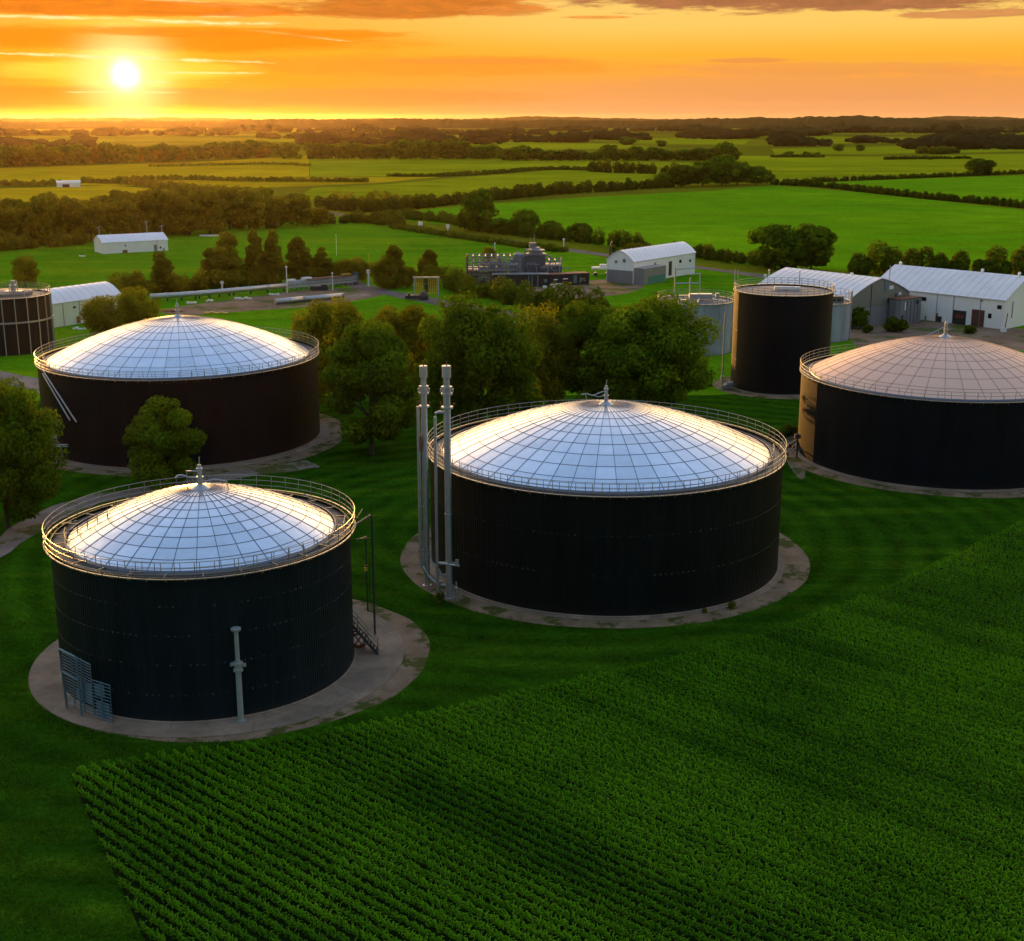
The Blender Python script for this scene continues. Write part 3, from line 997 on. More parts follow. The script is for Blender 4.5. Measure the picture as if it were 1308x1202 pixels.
build_each(MB().box((2.4, -1.0, 7.4), (3.2, 1.4, 1.1)).box((-2, 1, 7.4), (2.0, 1.0, 0.9)), "roof_machinery", darksteel, t_gr)
MB().tube((5.6, -1.2, 0), (5.6, -1.2, 9.0), 0.16, 6).build("downpipe", galv, t_gr)
t_br = flat_tank("storage_tank", "dark brown banded tank with pale vertical ribs and a roof vent", -89.29, 235.3, 7.27, 9.77, steel_brown, 1.2, 36, roof_dusty, seams=(0.57,), ribs=22, rib_mat=galv)
MB().lathe([(7.3, 5.45), (7.5, 5.45), (7.5, 5.72), (7.3, 5.72), (7.3, 5.45)], 96, cap=False).build("band_ring", galv, t_br)
mb = MB().lathe([(4.4, 9.6), (4.4, 10.25), (3.9, 10.35), (0.05, 10.6)], 32)
mb.build("roof_cap", roof_dusty, t_br)
mb = MB().lathe([(0.45, 0), (0.45, 1.2), (0.6, 1.22), (0.6, 1.45), (0.35, 1.5), (0.35, 2.2), (0.02, 2.3)], 14, (1.8, -1.5))
mb.tube((2.6, -1.5, 0), (2.4, -1.5, 2.3), 0.1, 5).tube((1.1, -1.5, 0), (1.1, -1.5, 1.6), 0.12, 5).box((1.8, -1.5, 0.2), (3.0, 1.6, 0.5))
mb.build("roof_vent", galv, t_br, False, (0, 0, 10.1))
mb = MB().tube((-0.6, -5.8, 9.7), (-1.1, -5.9, 12.6), 0.10, 5).tube((4.9, -5.0, 9.7), (4.9, -5.0, 10.9), 0.12, 5)
build_each(mb, "roof_mast", galv, t_br)


def wall_angle(T, px, z=0.0, off=0.0):
    """angle on a tank's camera side whose wall stands at this column of the photograph"""
    x, y, R = T[0], T[1], T[2] + off
    best = None
    for i in range(1800, 3600):
        a = R_(i / 10)
        p = proj((x + R * math.cos(a), y + R * math.sin(a), z))
        e = abs(p[0] - px)
        if best is None or e < best[0]:
            best = (e, a)
    return best[1]


def on_wall(T, a, off, z):
    return np.array([T[0] + (T[2] + off) * math.cos(a), T[1] + (T[2] + off) * math.sin(a), z])


# ---- fittings of the rear shiny-domed tank
a0 = wall_angle(LT, 57, 8)
t = thing("diagonal_pipe", "pair of thin pale pipes running diagonally down the rear shiny-domed tank's wall", "pipe", on_wall(LT, a0, 0.2, 0.0))
for (px0, py0, px1, py1) in ((53, 470, 87, 537), (58, 474, 95, 539)):
    pts = []
    for i in range(9):
        f = i / 8
        px, py = px0 + (px1 - px0) * f, py0 + (py1 - py0) * f
        aa = wall_angle(LT, px, 8.0, 0.16)
        p = on_wall(LT, aa, 0.16, 0)
        p[2] = ztop(p, py)
        pts.append(p - np.array(t.location))
    MB().path(pts, 0.10, 6).build("pipe", galv, t)
p0 = on_wall(LT, R_(183), 0.45, 0.05)
t = thing("cage_ladder", "thin upright ladder at the left edge of the rear shiny-domed tank", "ladder", p0)
mb = MB()
for s in (-0.25, 0.25):
    mb.tube((0, s, 0), (0, s, 10.6), 0.05, 5)
mb.build("ladder_rail", darksteel, t)
mb = MB()
for i in range(34):
    mb.tube((0, -0.25, 0.3 + i * 0.3), (0, 0.25, 0.3 + i * 0.3), 0.025, 4)
build_each(mb, "rung", darksteel, t)

p0 = P(80, 588)
t = thing("pump_skid", "small pale piping skid with a ringed platform at the rear shiny-domed tank's foot", "pump", p0)
mb = MB()
for (x, y) in ((0, 0), (1.0, -0.2), (0.5, 0.5)):
    mb.tube((x, y, 0), (x, y, 1.9), 0.09, 6)
mb.build("leg", galv, t)
mb = MB()
for z in (1.9, 2.15):
    mb.path([(0.2 + 1.8 * math.cos(a), 0.8 * math.sin(a), z) for a in np.linspace(0, 6.28, 20)[:-1]], 0.06, 5, True)
mb.box((0.2, 0, 1.9), (2.6, 1.0, 0.08))
mb.build("ring_platform", galv, t)
mb = MB()
rr = random.Random(4)
for i in range(16):
    a = np.array([rr.uniform(-2.2, -0.2), rr.uniform(-0.5, 0.7), rr.uniform(2.0, 4.6)])
    b = a + np.array([rr.uniform(-0.8, 0.9), rr.uniform(-0.3, 0.3), rr.uniform(-0.9, 0.7)])
    mb.tube(a, b, rr.uniform(0.05, 0.12), 5)
mb.tube((-1.2, 0, 0), (-1.2, 0, 4.2), 0.12, 6).box((-0.7, 0, 3.0), (0.7, 0.5, 0.6)).box((-1.7, 0, 3.7), (0.6, 0.5, 0.5))
build_each(mb, "pipe", galv, t)

# ---- stacks beside the middle tank
def stack_pipe(root, x, y, h, r, head, mat=galv):
    mb = MB().lathe([(r * 1.5, 0), (r * 1.5, 0.08), (r, 0.09), (r, h * 0.45), (r * 1.12, h * 0.45 + 0.01), (r * 1.12, h * 0.45 + 0.09), (r, h * 0.45 + 0.1), (r, h)], 20, (x, y))
    mb.build("pipe", mat, root, False)
    prof = [(r * 0.9, h), (r * 1.75, h + 0.02), (r * 1.75, h + 0.16), (r * 1.0, h + 0.18), (r * 1.0, h + 1.15), (r * 1.65, h + 1.17), (r * 1.65, h + 1.3), (r * 1.35, h + 1.32),
            (r * 1.35, h + 1.72), (r * 1.6, h + 1.74), (r * 1.6, h + 1.86), (r * 0.9, h + 1.9), (r * 0.9, h + 2.55), (r * 1.3, h + 2.62), (r * 1.3, h + 3.55), (r * 1.18, h + 3.6)]
    m2 = MB().lathe(prof, 20, (x, y))
    for s in (-1, 1):
        m2.box((x + s * r * 1.75, y, h + 1.5), (0.12, 0.12, 0.3))
    m2.build("stack_head", mat, root)
    m3 = MB().box((x + r * 1.9, y, h + 0.3), (0.12, 0.12, 0.3)).box((x - r * 1.8, y, h + 0.35), (0.12, 0.12, 0.4)).tube((x, y, h + 3.55), (x, y, h + 4.0), 0.05, 5)
    build_each(m3, "nozzle", rust_m, root)


p1 = P(543, 748)
h1 = ztop(p1, 467)
t = thing("exhaust_stack", "rear silver twin-pipe stack at the middle tank's left end, slightly taller with a rusty tip", "chimney", p1)
stack_pipe(t, 0.18, 0, h1 - 3.6, 0.26, True)
mb = MB().path([(-0.32, -0.1, h1 - 3.5), (-0.32, -0.1, 2.9), (-0.22, -0.1, 1.9), (0.3, -0.2, 1.0), (1.1, -0.5, 0.35), (1.9, -0.9, 0.3)], 0.16, 10)
mb.build("side_pipe", galv, t)
mb = MB()
for z in (3.2, 8.0, 12.8):
    mb.box((0.0, 0, z), (1.1, 0.12, 0.14))
mb.build("clamp", darksteel, t)
mb = MB().path([(0.45, -0.1, 3.2), (0.7, -0.3, 2.2), (1.4, -0.5, 1.2), (2.0, -0.8, 1.0)], 0.07, 6).path([(0.6, -0.1, 2.4), (1.3, -0.4, 1.6), (1.9, -0.7, 0.6)], 0.05, 6)
mb.tube((1.2, -0.6, 0), (1.2, -0.6, 1.6), 0.08, 6).tube((1.9, -0.9, 0), (1.9, -0.9, 1.3), 0.08, 6).tube((0.3, -0.2, 0), (0.3, -0.2, 1.2), 0.08, 6)
mb.box((1.6, -0.8, 1.3), (0.9, 0.16, 0.12)).box((1.3, -0.6, 0.5), (0.5, 0.4, 0.4))
mb.build("foot_pipework", galv, t)
MB().box((-0.12, -0.3, h1 * 0.66), (0.18, 0.14, 1.3)).build("junction_box", rust_m, t)
p2 = P(574, 764)
h2 = ztop(p2, 470)
t = thing("exhaust_stack", "front silver stack at the middle tank's left end, joined by a hooked thin pipe", "chimney", p2)
stack_pipe(t, 0, 0, h2 - 3.4, 0.29, True)
zt = ztop(p2, 527)
MB().path([(0, 0, zt), (-0.7, 0.2, zt), (-0.95, 0.25, zt - 0.12), (-1.02, 0.3, zt - 0.45), (-1.02, 0.3, 0.6), (-0.7, 0.2, 0.25), (0, 0, 0.25)], 0.13, 10).build("hooked_pipe", galv, t)
mb = MB().box((0, -0.1, 3.2), (1.6, 0.3, 0.18)).tube((-0.9, -0.2, 3.3), (0.9, -0.2, 3.0), 0.10, 6).box((0.7, -0.15, 3.3), (0.3, 0.3, 0.5))
mb.build("valve", galv, t)
MB().lathe([(0.17, 0), (0.17, 1.0), (0.08, 1.1), (0.08, 1.5), (0.02, 1.52)], 12, (0.62, -0.1)).build("gas_bottle", galv, t)

# ---- front standpipe
a = wall_angle(FT, 308, 0.1, 0.45)
p = on_wall(FT, a, 0.45, 0.09)
hs = ztop(p, 803)
t = thing("standpipe", "pale green-grey standpipe with a bolted collar against the foreground tank's front wall", "pipe", p)
stm = simple("pale_painted_steel", (0.26, 0.32, 0.30), 0.5, 0.3, 0.3, 2.0)
MB().lathe([(0.34, 0), (0.34, 0.06), (0.21, 0.08), (0.20, hs * 0.55)], 18).build("lower_pipe", stm, t)
MB().lathe([(0.16, hs * 0.55), (0.15, hs - 0.25), (0.15, hs - 0.2)], 18).build("upper_pipe", stm, t)
MB().lathe([(0.15, hs - 0.22), (0.34, hs - 0.2), (0.36, hs - 0.06), (0.25, hs), (0.05, hs + 0.02)], 18).build("cap", stm, t)
mb = MB().lathe([(0.2, hs * 0.55 - 0.1), (0.34, hs * 0.55 - 0.08), (0.34, hs * 0.55 + 0.08), (0.26, hs * 0.55 + 0.1), (0.26, hs * 0.55 + 0.38), (0.36, hs * 0.55 + 0.4), (0.36, hs * 0.55 + 0.54), (0.16, hs * 0.55 + 0.56)], 18)
mb.box((0.42, 0, hs * 0.55 + 0.28), (0.25, 0.2, 0.22)).box((-0.42, 0, hs * 0.55 + 0.45), (0.2, 0.2, 0.18))
mb.build("collar", stm, t)
mb = MB()
for z in (1.2, hs * 0.8):
    mb.box((0, 0.3, z), (0.14, 0.5, 0.1))
mb.build("wall_bracket", stm, t, False)
t.rotation_euler = (0, 0, a + math.pi / 2)

# ---- lattice gate frames at the front tank's left
def lattice(root, pts_bot, z0s, z1s, bars, posts, name, r=0.055, sheet_=None):
    mb = MB()
    A, B = np.array(pts_bot[0]), np.array(pts_bot[1])
    def at(f, g_):
        q = A + (B - A) * f
        return np.array([q[0], q[1], (z0s[0] + (z0s[1] - z0s[0]) * f) * (1 - g_) + (z1s[0] + (z1s[1] - z1s[0]) * f) * g_])
    mb.path([at(0, 0), at(0, 1), at(1, 1), at(1, 0)], r, 6, True)
    for i in range(1, posts):
        mb.tube(at(i / posts, -0.05), at(i / posts, 1.02), r * 1.0, 6)
    for j in range(1, bars):
        mb.tube(at(0, j / bars), at(1, j / bars), r * 0.5, 5)
    return mb


qa, qb, qc = P(85, 903, 0.09), P(121, 918, 0.09), P(144, 923, 0.09)
t = thing("gate_rack", "teal-grey steel lattice frames leaning on the foreground tank's lower left wall", "steel frame", qa)
L = lambda q: (q[0] - qa[0], q[1] - qa[1])
lattice(t, (L(qa), L(qb)), (0.5, 0.35), (4.35, 4.0), 17, 3, "large_panel").build("large_panel", teal_steel, t)
lattice(t, (L(qb), L(qc)), (0.25, 0.05), (2.9, 2.75), 11, 2, "small_panel").build("small_panel", teal_steel, t)
mb = MB()
qd = (L(qa)[0] * 0.45 + L(qb)[0] * 0.55, L(qa)[1] * 0.45 + L(qb)[1] * 0.55)
mb.path([(L(qa)[0], L(qa)[1] - 0.35, 2.9), (L(qa)[0], L(qa)[1] - 0.35, 4.5), (qd[0], qd[1] - 0.35, 4.35), (qd[0] + 0.1, qd[1] - 0.35, 4.1), (qd[0] + 0.1, qd[1] - 0.35, 0.0)], 0.075, 8)
mb.tube((L(qa)[0], L(qa)[1] - 0.35, 2.9), (qd[0] + 0.1, qd[1] - 0.35, 2.6), 0.06, 6)
mb.tube((L(qa)[0] + 0.1, L(qa)[1] - 0.2, 0.0), (L(qa)[0], L(qa)[1] - 0.2, 3.0), 0.08, 6)
mb.build("bent_tube", teal_steel, t)
mb = MB()
for f, z, w, h in ((0.62, 2.3, 0.9, 1.0), (0.84, 1.7, 0.8, 1.4), (0.5, 1.3, 0.6, 0.7)):
    q = (L(qa)[0] * (1 - f) + L(qb)[0] * f, L(qa)[1] * (1 - f) + L(qb)[1] * f)
    mb.box((q[0], q[1] + 0.10, z), (w, 0.03, h), math.atan2(L(qb)[1], L(qb)[0]))
q = ((L(qb)[0] + L(qc)[0]) / 2, (L(qb)[1] + L(qc)[1]) / 2)
mb.box((q[0], q[1] + 0.10, 0.75), (1.1, 0.03, 1.1), math.atan2(L(qc)[1] - L(qb)[1], L(qc)[0] - L(qb)[0]))
mb.box((q[0] - 0.15, q[1] + 0.10, 2.2), (0.8, 0.03, 0.9), math.atan2(L(qc)[1] - L(qb)[1], L(qc)[0] - L(qb)[0]))
mb.build("plate", teal_steel, t)

# ---- pipe frame and stair at the front tank's right
pp = P(479, 812)
hp = ztop(pp, 658)
t = thing("pipe_frame", "slender pipe goal-post frame standing at the foreground tank's right side", "steel frame", pp)
ra = R_(12)
wl = np.array([FT[0] + 11.2 * math.cos(ra), FT[1] + 11.2 * math.sin(ra), 0]) - pp
MB().path([(0, 0, 0), (0, 0, hp - 0.1), (-0.1, 0, hp), (wl[0], wl[1], hp + 0.1)], 0.085, 8).build("post", darksteel, t)
mb = MB().path([(-0.55, 0.3, 2.0), (-0.55, 0.3, 7.9), (-0.5, 0.3, 8.2), (wl[0], wl[1], 8.9)], 0.06, 6)
mb.tube((-0.25, 0.1, hp - 1.9), (wl[0], wl[1], 9.0), 0.05, 6).path([(0.0, 0, hp - 0.4), (-0.8, 0.8, hp + 0.25), (wl[0], wl[1] + 1.0, hp + 0.3)], 0.04, 5)
mb.tube((-0.25, 0.1, 6.6), (-0.35, 0.15, 3.0), 0.03, 5).box((-0.55, 0.3, 5.6), (0.2, 0.2, 0.45)).tube((-0.55, 0.3, 2.0), (-0.05, 0, 2.0), 0.04, 5)
mb.build("inner_pipe", darksteel, t)
MB().box((-0.6, 0.2, 5.55), (0.25, 0.18, 0.3)).build("lamp", yellow_paint, t)

pb = P(483, 834)
t = thing("access_stair", "dark steel access stair with hoop handrails climbing to the foreground tank's right wall", "stair", pb)
dv = np.array([FT[0] - pb[0], FT[1] - pb[1]])
dv /= np.linalg.norm(dv)
dv = np.array([dv[0], dv[1] * 1.0])
nv = np.array([-dv[1], dv[0]])
run, rise = 2.25, 3.0
mb = MB()
for s in (-0.5, 0.5):
    mb.bar((*(nv * s), 0.05), (*(dv * run + nv * s), rise), 0.07, 0.22)
mb.build("stringer", darksteel, t)
mb = MB()
for i in range(11):
    f = (i + 0.5) / 11
    q = dv * run * f
    mb.box((q[0], q[1], rise * f), (0.26, 1.0, 0.05), math.atan2(dv[1], dv[0]))
mb.build("tread", darksteel, t)
for s in (-0.52, 0.52):
    mb = MB()
    b = nv * s
    mb.path([(*b, 0.1), (*b, 1.05), (*(b + dv * 0.12), 1.15), (*(b + dv * run), rise + 1.0), (*(b + dv * (run + 0.1)), rise + 0.1)], 0.04, 6)
    mb.tube((*b, 0.55), (*(b + dv * run), rise + 0.5), 0.03, 5)
    for f in (0.33, 0.66):
        mb.tube((*(b + dv * run * f), rise * f), (*(b + dv * run * f), rise * f + 1.05), 0.03, 5)
    mb.build("handrail", rail_m, t)
mb = MB().box((*(dv * (run + 0.2)), rise - 0.05), (0.7, 1.1, 0.08), math.atan2(dv[1], dv[0]))
mb.build("landing", darksteel, t)
q0 = pb + np.array([dv[0] * 1.7 + 0.1, dv[1] * 1.7 + 0.9, 0.09])
t = thing("hose_reel", "rusty round hose reel on the pad behind the access stair", "hose reel", q0)
MB().path([(0.7 * math.cos(a), 0.1, 0.75 + 0.7 * math.sin(a)) for a in np.linspace(0, 6.28, 20)[:-1]], 0.08, 6, True).path([(0.5 * math.cos(a), -0.1, 0.75 + 0.5 * math.sin(a)) for a in np.linspace(0, 6.28, 20)[:-1]], 0.09, 6, True).build("coil", rust_m, t)
MB().tube((-0.5, 0, 0), (0.5, 0, 1.4), 0.05, 5).tube((0.5, 0, 0), (-0.5, 0, 1.4), 0.05, 5).build("stand", darksteel, t)

# ---- clutter at the pink-domed tank's left foot and the tall tank's foot
pc = P(1012, 585)
t = thing("valve_station", "rusty valve pipes with an upright post at the pink-domed tank's left foot", "pump", pc)
mb = MB().tube((0.5, 0, 0), (0.5, 0, 3.1), 0.13, 6).box((0.5, 0, 2.7), (0.7, 0.5, 0.5)).tube((0.4, 0, 2.2), (-1.4, -0.3, 0.9), 0.13, 6).tube((-1.2, -0.3, 0), (-1.2, -0.3, 1.1), 0.1, 6).box((-0.4, -0.1, 1.6), (0.4, 0.4, 0.5)).tube((0.1, 0, 1.0), (1.2, 0.1, 1.0), 0.1, 6)
mb.build("pipework", darksteel, t)
MB().box((-0.9, -0.4, 0.6), (0.6, 0.5, 0.5)).box((0.1, 0.1, 1.35), (0.3, 0.3, 0.3)).build("valve", rust_m, t)
pc = P(931, 497)
t = thing("pump_skid", "small pump with pale casing at the tall black tank's left foot", "pump", pc)
MB().box((-0.1, 0.0, 0.45), (1.3, 0.8, 0.7), 0.3).box((-0.9, 0.1, 0.3), (0.8, 0.6, 0.5)).tube((-0.4, 0, 0.75), (0.6, 0.1, 0.95), 0.28, 10).build("casing", grey_metal, t)
MB().tube((0.5, 0, 0.6), (2.0, 0.3, 0.7), 0.14, 6).tube((1.2, 0.1, 0), (1.3, 0.1, 1.8), 0.09, 6).path([(1.4, 0, 0.1), (1.6, 0, 1.6), (2.4, 0.2, 1.9), (2.6, 0.2, 0.4)], 0.06, 5).build("pipework", darksteel, t)
pc = P(922, 500)
t = thing("lattice_mast", "slim grey pole standing left of the tall black tank", "pole", pc)
MB().tube((0, 0, 0), (0, 0, ztop(pc, 400)), 0.14, 6, 0.08).build("pole", galv, t)
MB().box((0, 0, 2.0), (0.4, 0.3, 0.8)).build("switch_box", galv, t)


# ------------------------------------------------------------------ vegetation
def leaf_mesh(name, cen, nrm, size, mat, seed, tone=None, fold=0.25):
    """kite-shaped leaf sprays at given centres, facing given normals"""
    r = np.random.default_rng(seed)
    n = len(cen)
    t = np.cross(nrm, r.normal(size=(n, 3)))
    t /= np.linalg.norm(t, axis=1)[:, None] + 1e-9
    b = np.cross(nrm, t)
    s = (size * (0.6 + 0.8 * r.random(n)))[:, None]
    w = s * (0.35 + 0.3 * r.random((n, 1)))
    v = np.empty((n, 4, 3))
    v[:, 0] = cen - t * s
    v[:, 1] = cen + b * w + nrm * s * fold
    v[:, 2] = cen + t * s
    v[:, 3] = cen - b * w + nrm * s * fold * 0.6
    me = bpy.data.meshes.new(name)
    me.vertices.add(n * 4)
    me.vertices.foreach_set('co', v.reshape(-1).astype(np.float32))
    me.loops.add(n * 4)
    me.loops.foreach_set('vertex_index', np.arange(n * 4, dtype=np.int32))
    me.polygons.add(n)
    me.polygons.foreach_set('loop_start', np.arange(0, n * 4, 4, dtype=np.int32))
    me.polygons.foreach_set('loop_total', np.full(n, 4, dtype=np.int32))
    me.materials.append(mat)
    A = me.attributes.new("tone", 'FLOAT', 'FACE')
    A.data.foreach_set('value', (r.random(n) if tone is None else tone).astype(np.float32))
    me.update(calc_edges=True)
    return me


def crown_points(seed, shape, rad, hgt, nclump, nleaf, cl=0.26):
    """clumps of leaves through an egg-, dome- or cone-shaped envelope; z from 0 to hgt"""
    r = np.random.default_rng(seed)
    cs, rs = [], []
    ph = r.uniform(0, 6.28, 6)

    def env(t, a):
        if shape == 'cone':
            e = (1.02 - t) ** 0.58 * min(1, (t + 0.06) / 0.16) ** 0.5
        elif shape == 'oval':
            e = max(0.0, 1 - abs((t - 0.42) / 0.60) ** 2.3) ** 0.5
        elif shape == 'round':
            e = max(0.0, 1 - abs((t - 0.5) / 0.53) ** 2.2) ** 0.5
        else:
            e = max(0.0, 1 - abs((t - 0.35) / 0.68) ** 2.4) ** 0.5
        return e * (1 + 0.13 * math.sin(2 * a + ph[0]) + 0.10 * math.sin(3 * a + ph[1] + 4 * t) + 0.08 * math.sin(5 * a + ph[2] + 7 * t))

    while len(cs) < nclump:
        t = r.uniform(0.03, 0.97)
        a = r.uniform(0, 6.283)
        e = env(t, a)
        if r.random() > e + 0.15:
            continue
        f = r.uniform(0.35, 1.0) ** 0.6
        k = cl * (0.65 + 0.7 * r.random()) * (0.6 + 0.5 * e)
        q = rad * max(0.0, e * f - k * 0.45)
        cs.append((q * math.cos(a), q * math.sin(a), t * hgt))
        rs.append(k * rad)
    cs, rs = np.array(cs), np.array(rs)
    w = rs ** 2
    idx = r.choice(nclump, nleaf, p=w / w.sum())
    d_ = r.normal(size=(nleaf, 3))
    d_ /= np.linalg.norm(d_, axis=1)[:, None]
    d_[:, 2] += 0.25
    rr = rs[idx] * (0.55 + 0.55 * r.random(nleaf) ** 0.6)
    cen = cs[idx] + d_ * rr[:, None] * np.array([1, 1, 0.85])
    nr = d_ + r.normal(size=(nleaf, 3)) * 0.42
    nr /= np.linalg.norm(nr, axis=1)[:, None]
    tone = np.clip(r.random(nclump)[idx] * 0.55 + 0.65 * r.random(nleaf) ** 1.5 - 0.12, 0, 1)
    return cen, nr, tone


def trunk_mb(h, r, rad, seed, limbs=5):
    rr = random.Random(seed)
    mb = MB()
    mb.path([(0, 0, -0.2), (0, 0, 0.3), (rr.uniform(-.1, .1), rr.uniform(-.1, .1), h * 0.35), (rr.uniform(-.2, .2), rr.uniform(-.2, .2), h * 0.8)], r * 1.15, 8, False, r * 0.35)
    for i in range(limbs):
        a = 2 * math.pi * i / limbs + rr.uniform(-.4, .4)
        z = h * rr.uniform(0.22, 0.5)
        q = rad * rr.uniform(0.45, 0.75)
        mb.path([(0, 0, z), (q * 0.5 * math.cos(a), q * 0.5 * math.sin(a), z + h * 0.12), (q * math.cos(a), q * math.sin(a), z + h * rr.uniform(0.2, 0.32))], r * 0.45, 6, False, r * 0.12)
    return mb


PROTO = {}


def proto(kind, shape, rad, hgt, ncl, nlf, lsize, mat, seed, lift, cl=0.26):
    cen, nr, tone = crown_points(seed, shape, rad, hgt, ncl, nlf, cl)
    cen = cen + np.array([0, 0, lift])
    PROTO[kind] = (leaf_mesh("crown", cen, nr, lsize, mat, seed, tone), trunk_mb(lift + hgt * 0.75, hgt * 0.022 + 0.06, rad, seed).build("trunk", bark).data, rad, lift + hgt)


for o in list(C.objects):
    pass
N0 = set(bpy.data.objects)
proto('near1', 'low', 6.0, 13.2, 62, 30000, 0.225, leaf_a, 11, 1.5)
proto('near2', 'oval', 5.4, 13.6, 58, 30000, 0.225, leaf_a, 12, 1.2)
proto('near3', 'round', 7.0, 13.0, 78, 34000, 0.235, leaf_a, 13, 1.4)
proto('gold1', 'low', 5.6, 12.5, 56, 19000, 0.24, leaf_b, 14, 1.5)
proto('gold2', 'round', 5.2, 9.5, 70, 15000, 0.23, leaf_b, 15, 1.2)
proto('cone1', 'cone', 3.6, 10.4, 85, 7000, 0.36, leaf_c, 16, 0.5, 0.24)
proto('cone2', 'cone', 3.2, 10.6, 80, 6500, 0.36, leaf_c, 17, 0.5, 0.24)
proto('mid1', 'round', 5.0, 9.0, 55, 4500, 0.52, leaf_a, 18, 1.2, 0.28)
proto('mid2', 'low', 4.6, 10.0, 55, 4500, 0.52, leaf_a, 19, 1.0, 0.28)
proto('midg1', 'round', 5.0, 9.6, 50, 3600, 0.6, leaf_b, 20, 1.0, 0.28)
proto('midg2', 'low', 4.5, 10.2, 50, 3600, 0.6, leaf_b, 21, 0.9, 0.28)
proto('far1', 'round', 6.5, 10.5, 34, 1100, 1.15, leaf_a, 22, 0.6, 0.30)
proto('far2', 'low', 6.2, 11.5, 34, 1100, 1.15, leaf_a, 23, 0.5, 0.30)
proto('farg1', 'round', 6.5, 11.0, 34, 1100, 1.15, leaf_b, 24, 0.5, 0.30)
proto('bush1', 'low', 2.2, 3.0, 26, 1500, 0.30, leaf_d, 25, 0.0, 0.32)
proto('bush2', 'round', 1.8, 2.4, 22, 1200, 0.30, leaf_d, 26, 0.0, 0.34)
proto('weed', 'low', 0.9, 0.8, 14, 260, 0.20, weed_m, 27, 0.0, 0.4)
for o in list(bpy.data.objects):
    if o not in N0:
        bpy.data.objects.remove(o)


def tree(kind, loc, hgt, width=None, name="tree", label=None, cat="tree", group=None, seed=0, trunk=True):
    crown, tr, rad, H0 = PROTO[kind]
    rr = random.Random(seed)
    sz = hgt / H0
    sx = (width / (2 * rad)) if width else sz * rr.uniform(0.9, 1.1)
    if not trunk:
        t = bpy.data.objects.new(name, crown)
        C.objects.link(t)
        t.location = (loc[0], loc[1], 0.0)
        t.rotation_euler = (0, 0, rr.uniform(0, 6.28))
        t.scale = (sx, sx, sz)
        return tag(t, label, cat, group)
    t = thing(name, label, cat, (loc[0], loc[1], 0.0), rr.uniform(0, 6.28), group)
    o = bpy.data.objects.new("crown", crown)
    C.objects.link(o)
    o.parent = t
    if trunk:
        k = bpy.data.objects.new("trunk", tr)
        C.objects.link(k)
        k.parent = t
    t.scale = (sx, sx, sz)
    return t


def tree_px(kind, bx, by, top, wpx, **kw):
    p = P(bx, by)
    return tree(kind, p, ztop(p, top), wpx / scale_at(p), seed=int(bx * 7 + by), **kw)


SITE = "trees in the clump between the tanks"
for (k, bx, by, top, w, lab) in (
        ('gold1', 428, 520, 386, 100, "golden-green round tree right of the rear shiny-domed tank's rim"),
        ('gold1', 515, 512, 392, 92, "tree with gold-edged crown behind the conical tree, left of the stacks' tops"),
        ('near2', 475, 580, 416, 122, "large oval dark green tree standing free on the lawn right of the rear shiny-domed tank"),
        ('near3', 614, 556, 390, 146, "broad dark tree rising right behind the two silver stacks"),
        ('gold2', 702, 520, 402, 84, "slimmer olive tree in the dip of the row behind the middle dome"),
        ('near2', 757, 520, 392, 112, "tall tree behind the middle dome's vent pipe"),
        ('near3', 828, 527, 388, 146, "biggest tree at the right end of the row, beside the tall black tank"),
        ('near1', 795, 530, 400, 100, "dark tree tucked left of the biggest tree behind the middle dome"),
):
    tree_px(k, bx, by, top, w, label=lab, name="broadleaf_tree", group=SITE)
tree_px('near1', 213, 628, 516, 98, label="bushy bright green tree in front of the rear shiny-domed tank, behind the foreground dome", name="broadleaf_tree")
tree_px('near3', 10, 674, 504, 132, label="large dark green tree cut by the left edge beside the grey path", name="broadleaf_tree")
tree_px('gold2', -8, 590, 492, 60, label="golden tree top peeking from behind the dark tree at the left edge", name="broadleaf_tree")
tree_px('gold2', 135, 436, 384, 58, label="golden-green tree at the rear shiny-domed tank's dome, left of its twin crown", name="broadleaf_tree")
tree_px('gold2', 178, 430, 373, 56, label="golden-green tree right of its twin, against the pale green shed's end", name="broadleaf_tree")
tree_px('gold1', 33, 366, 328, 36, label="small pointed golden tree behind the dark brown banded tank", name="broadleaf_tree")
tree_px('cone1', 208, 376, 322, 44, label="free-standing conical tree left of the long silver duct", name="conifer_tree")
GR = "conical trees behind the silver duct"
for (k, bx, by, top, w, lab) in (('cone1', 292, 366, 297, 58, "widest and brightest conical tree, leftmost of the clump behind the silver duct"),
                                 ('cone2', 327, 364, 295, 36, "dark pointed tree second in the clump behind the silver duct"),
                                 ('cone2', 350, 363, 295, 38, "dark pointed tree in the middle of the clump behind the silver duct"),
                                 ('cone1', 381, 360, 303, 42, "conical tree with a sharp tip beside the thin mast behind the duct"),
                                 ('cone2', 411, 358, 317, 38, "smaller conical tree, rightmost of the clump behind the silver duct"),
                                 ('cone2', 270, 366, 318, 36, "low conical tree leaning on the clump's brightest tree")):
    tree_px(k, bx, by, top, w, label=lab, name="conifer_tree", group=GR)
for (k, bx, by, top, w, lab) in (('cone1', 504, 368, 313, 42, "pointed golden tree left of the dark gantry frame"), ('cone1', 549, 362, 319, 38, "pointed golden tree straight behind the gantry frame"),
                                 ('gold2', 488, 368, 334, 30, "low tree at the left foot of the pointed golden tree"), ('gold2', 520, 368, 342, 26, "low round tree between the two pointed golden trees"),
                                 ('gold2', 440, 362, 333, 26, "small tree with a tuft on top left of the pale post"), ('gold2', 462, 360, 331, 28, "small round tree beside the white post at the duct's right end"),
                                 ('gold1', 625, 348, 316, 22, "small yellowish tree growing inside the dark process plant's left part")):
    tree_px(k, bx, by, top, w, label=lab, name="small_tree")
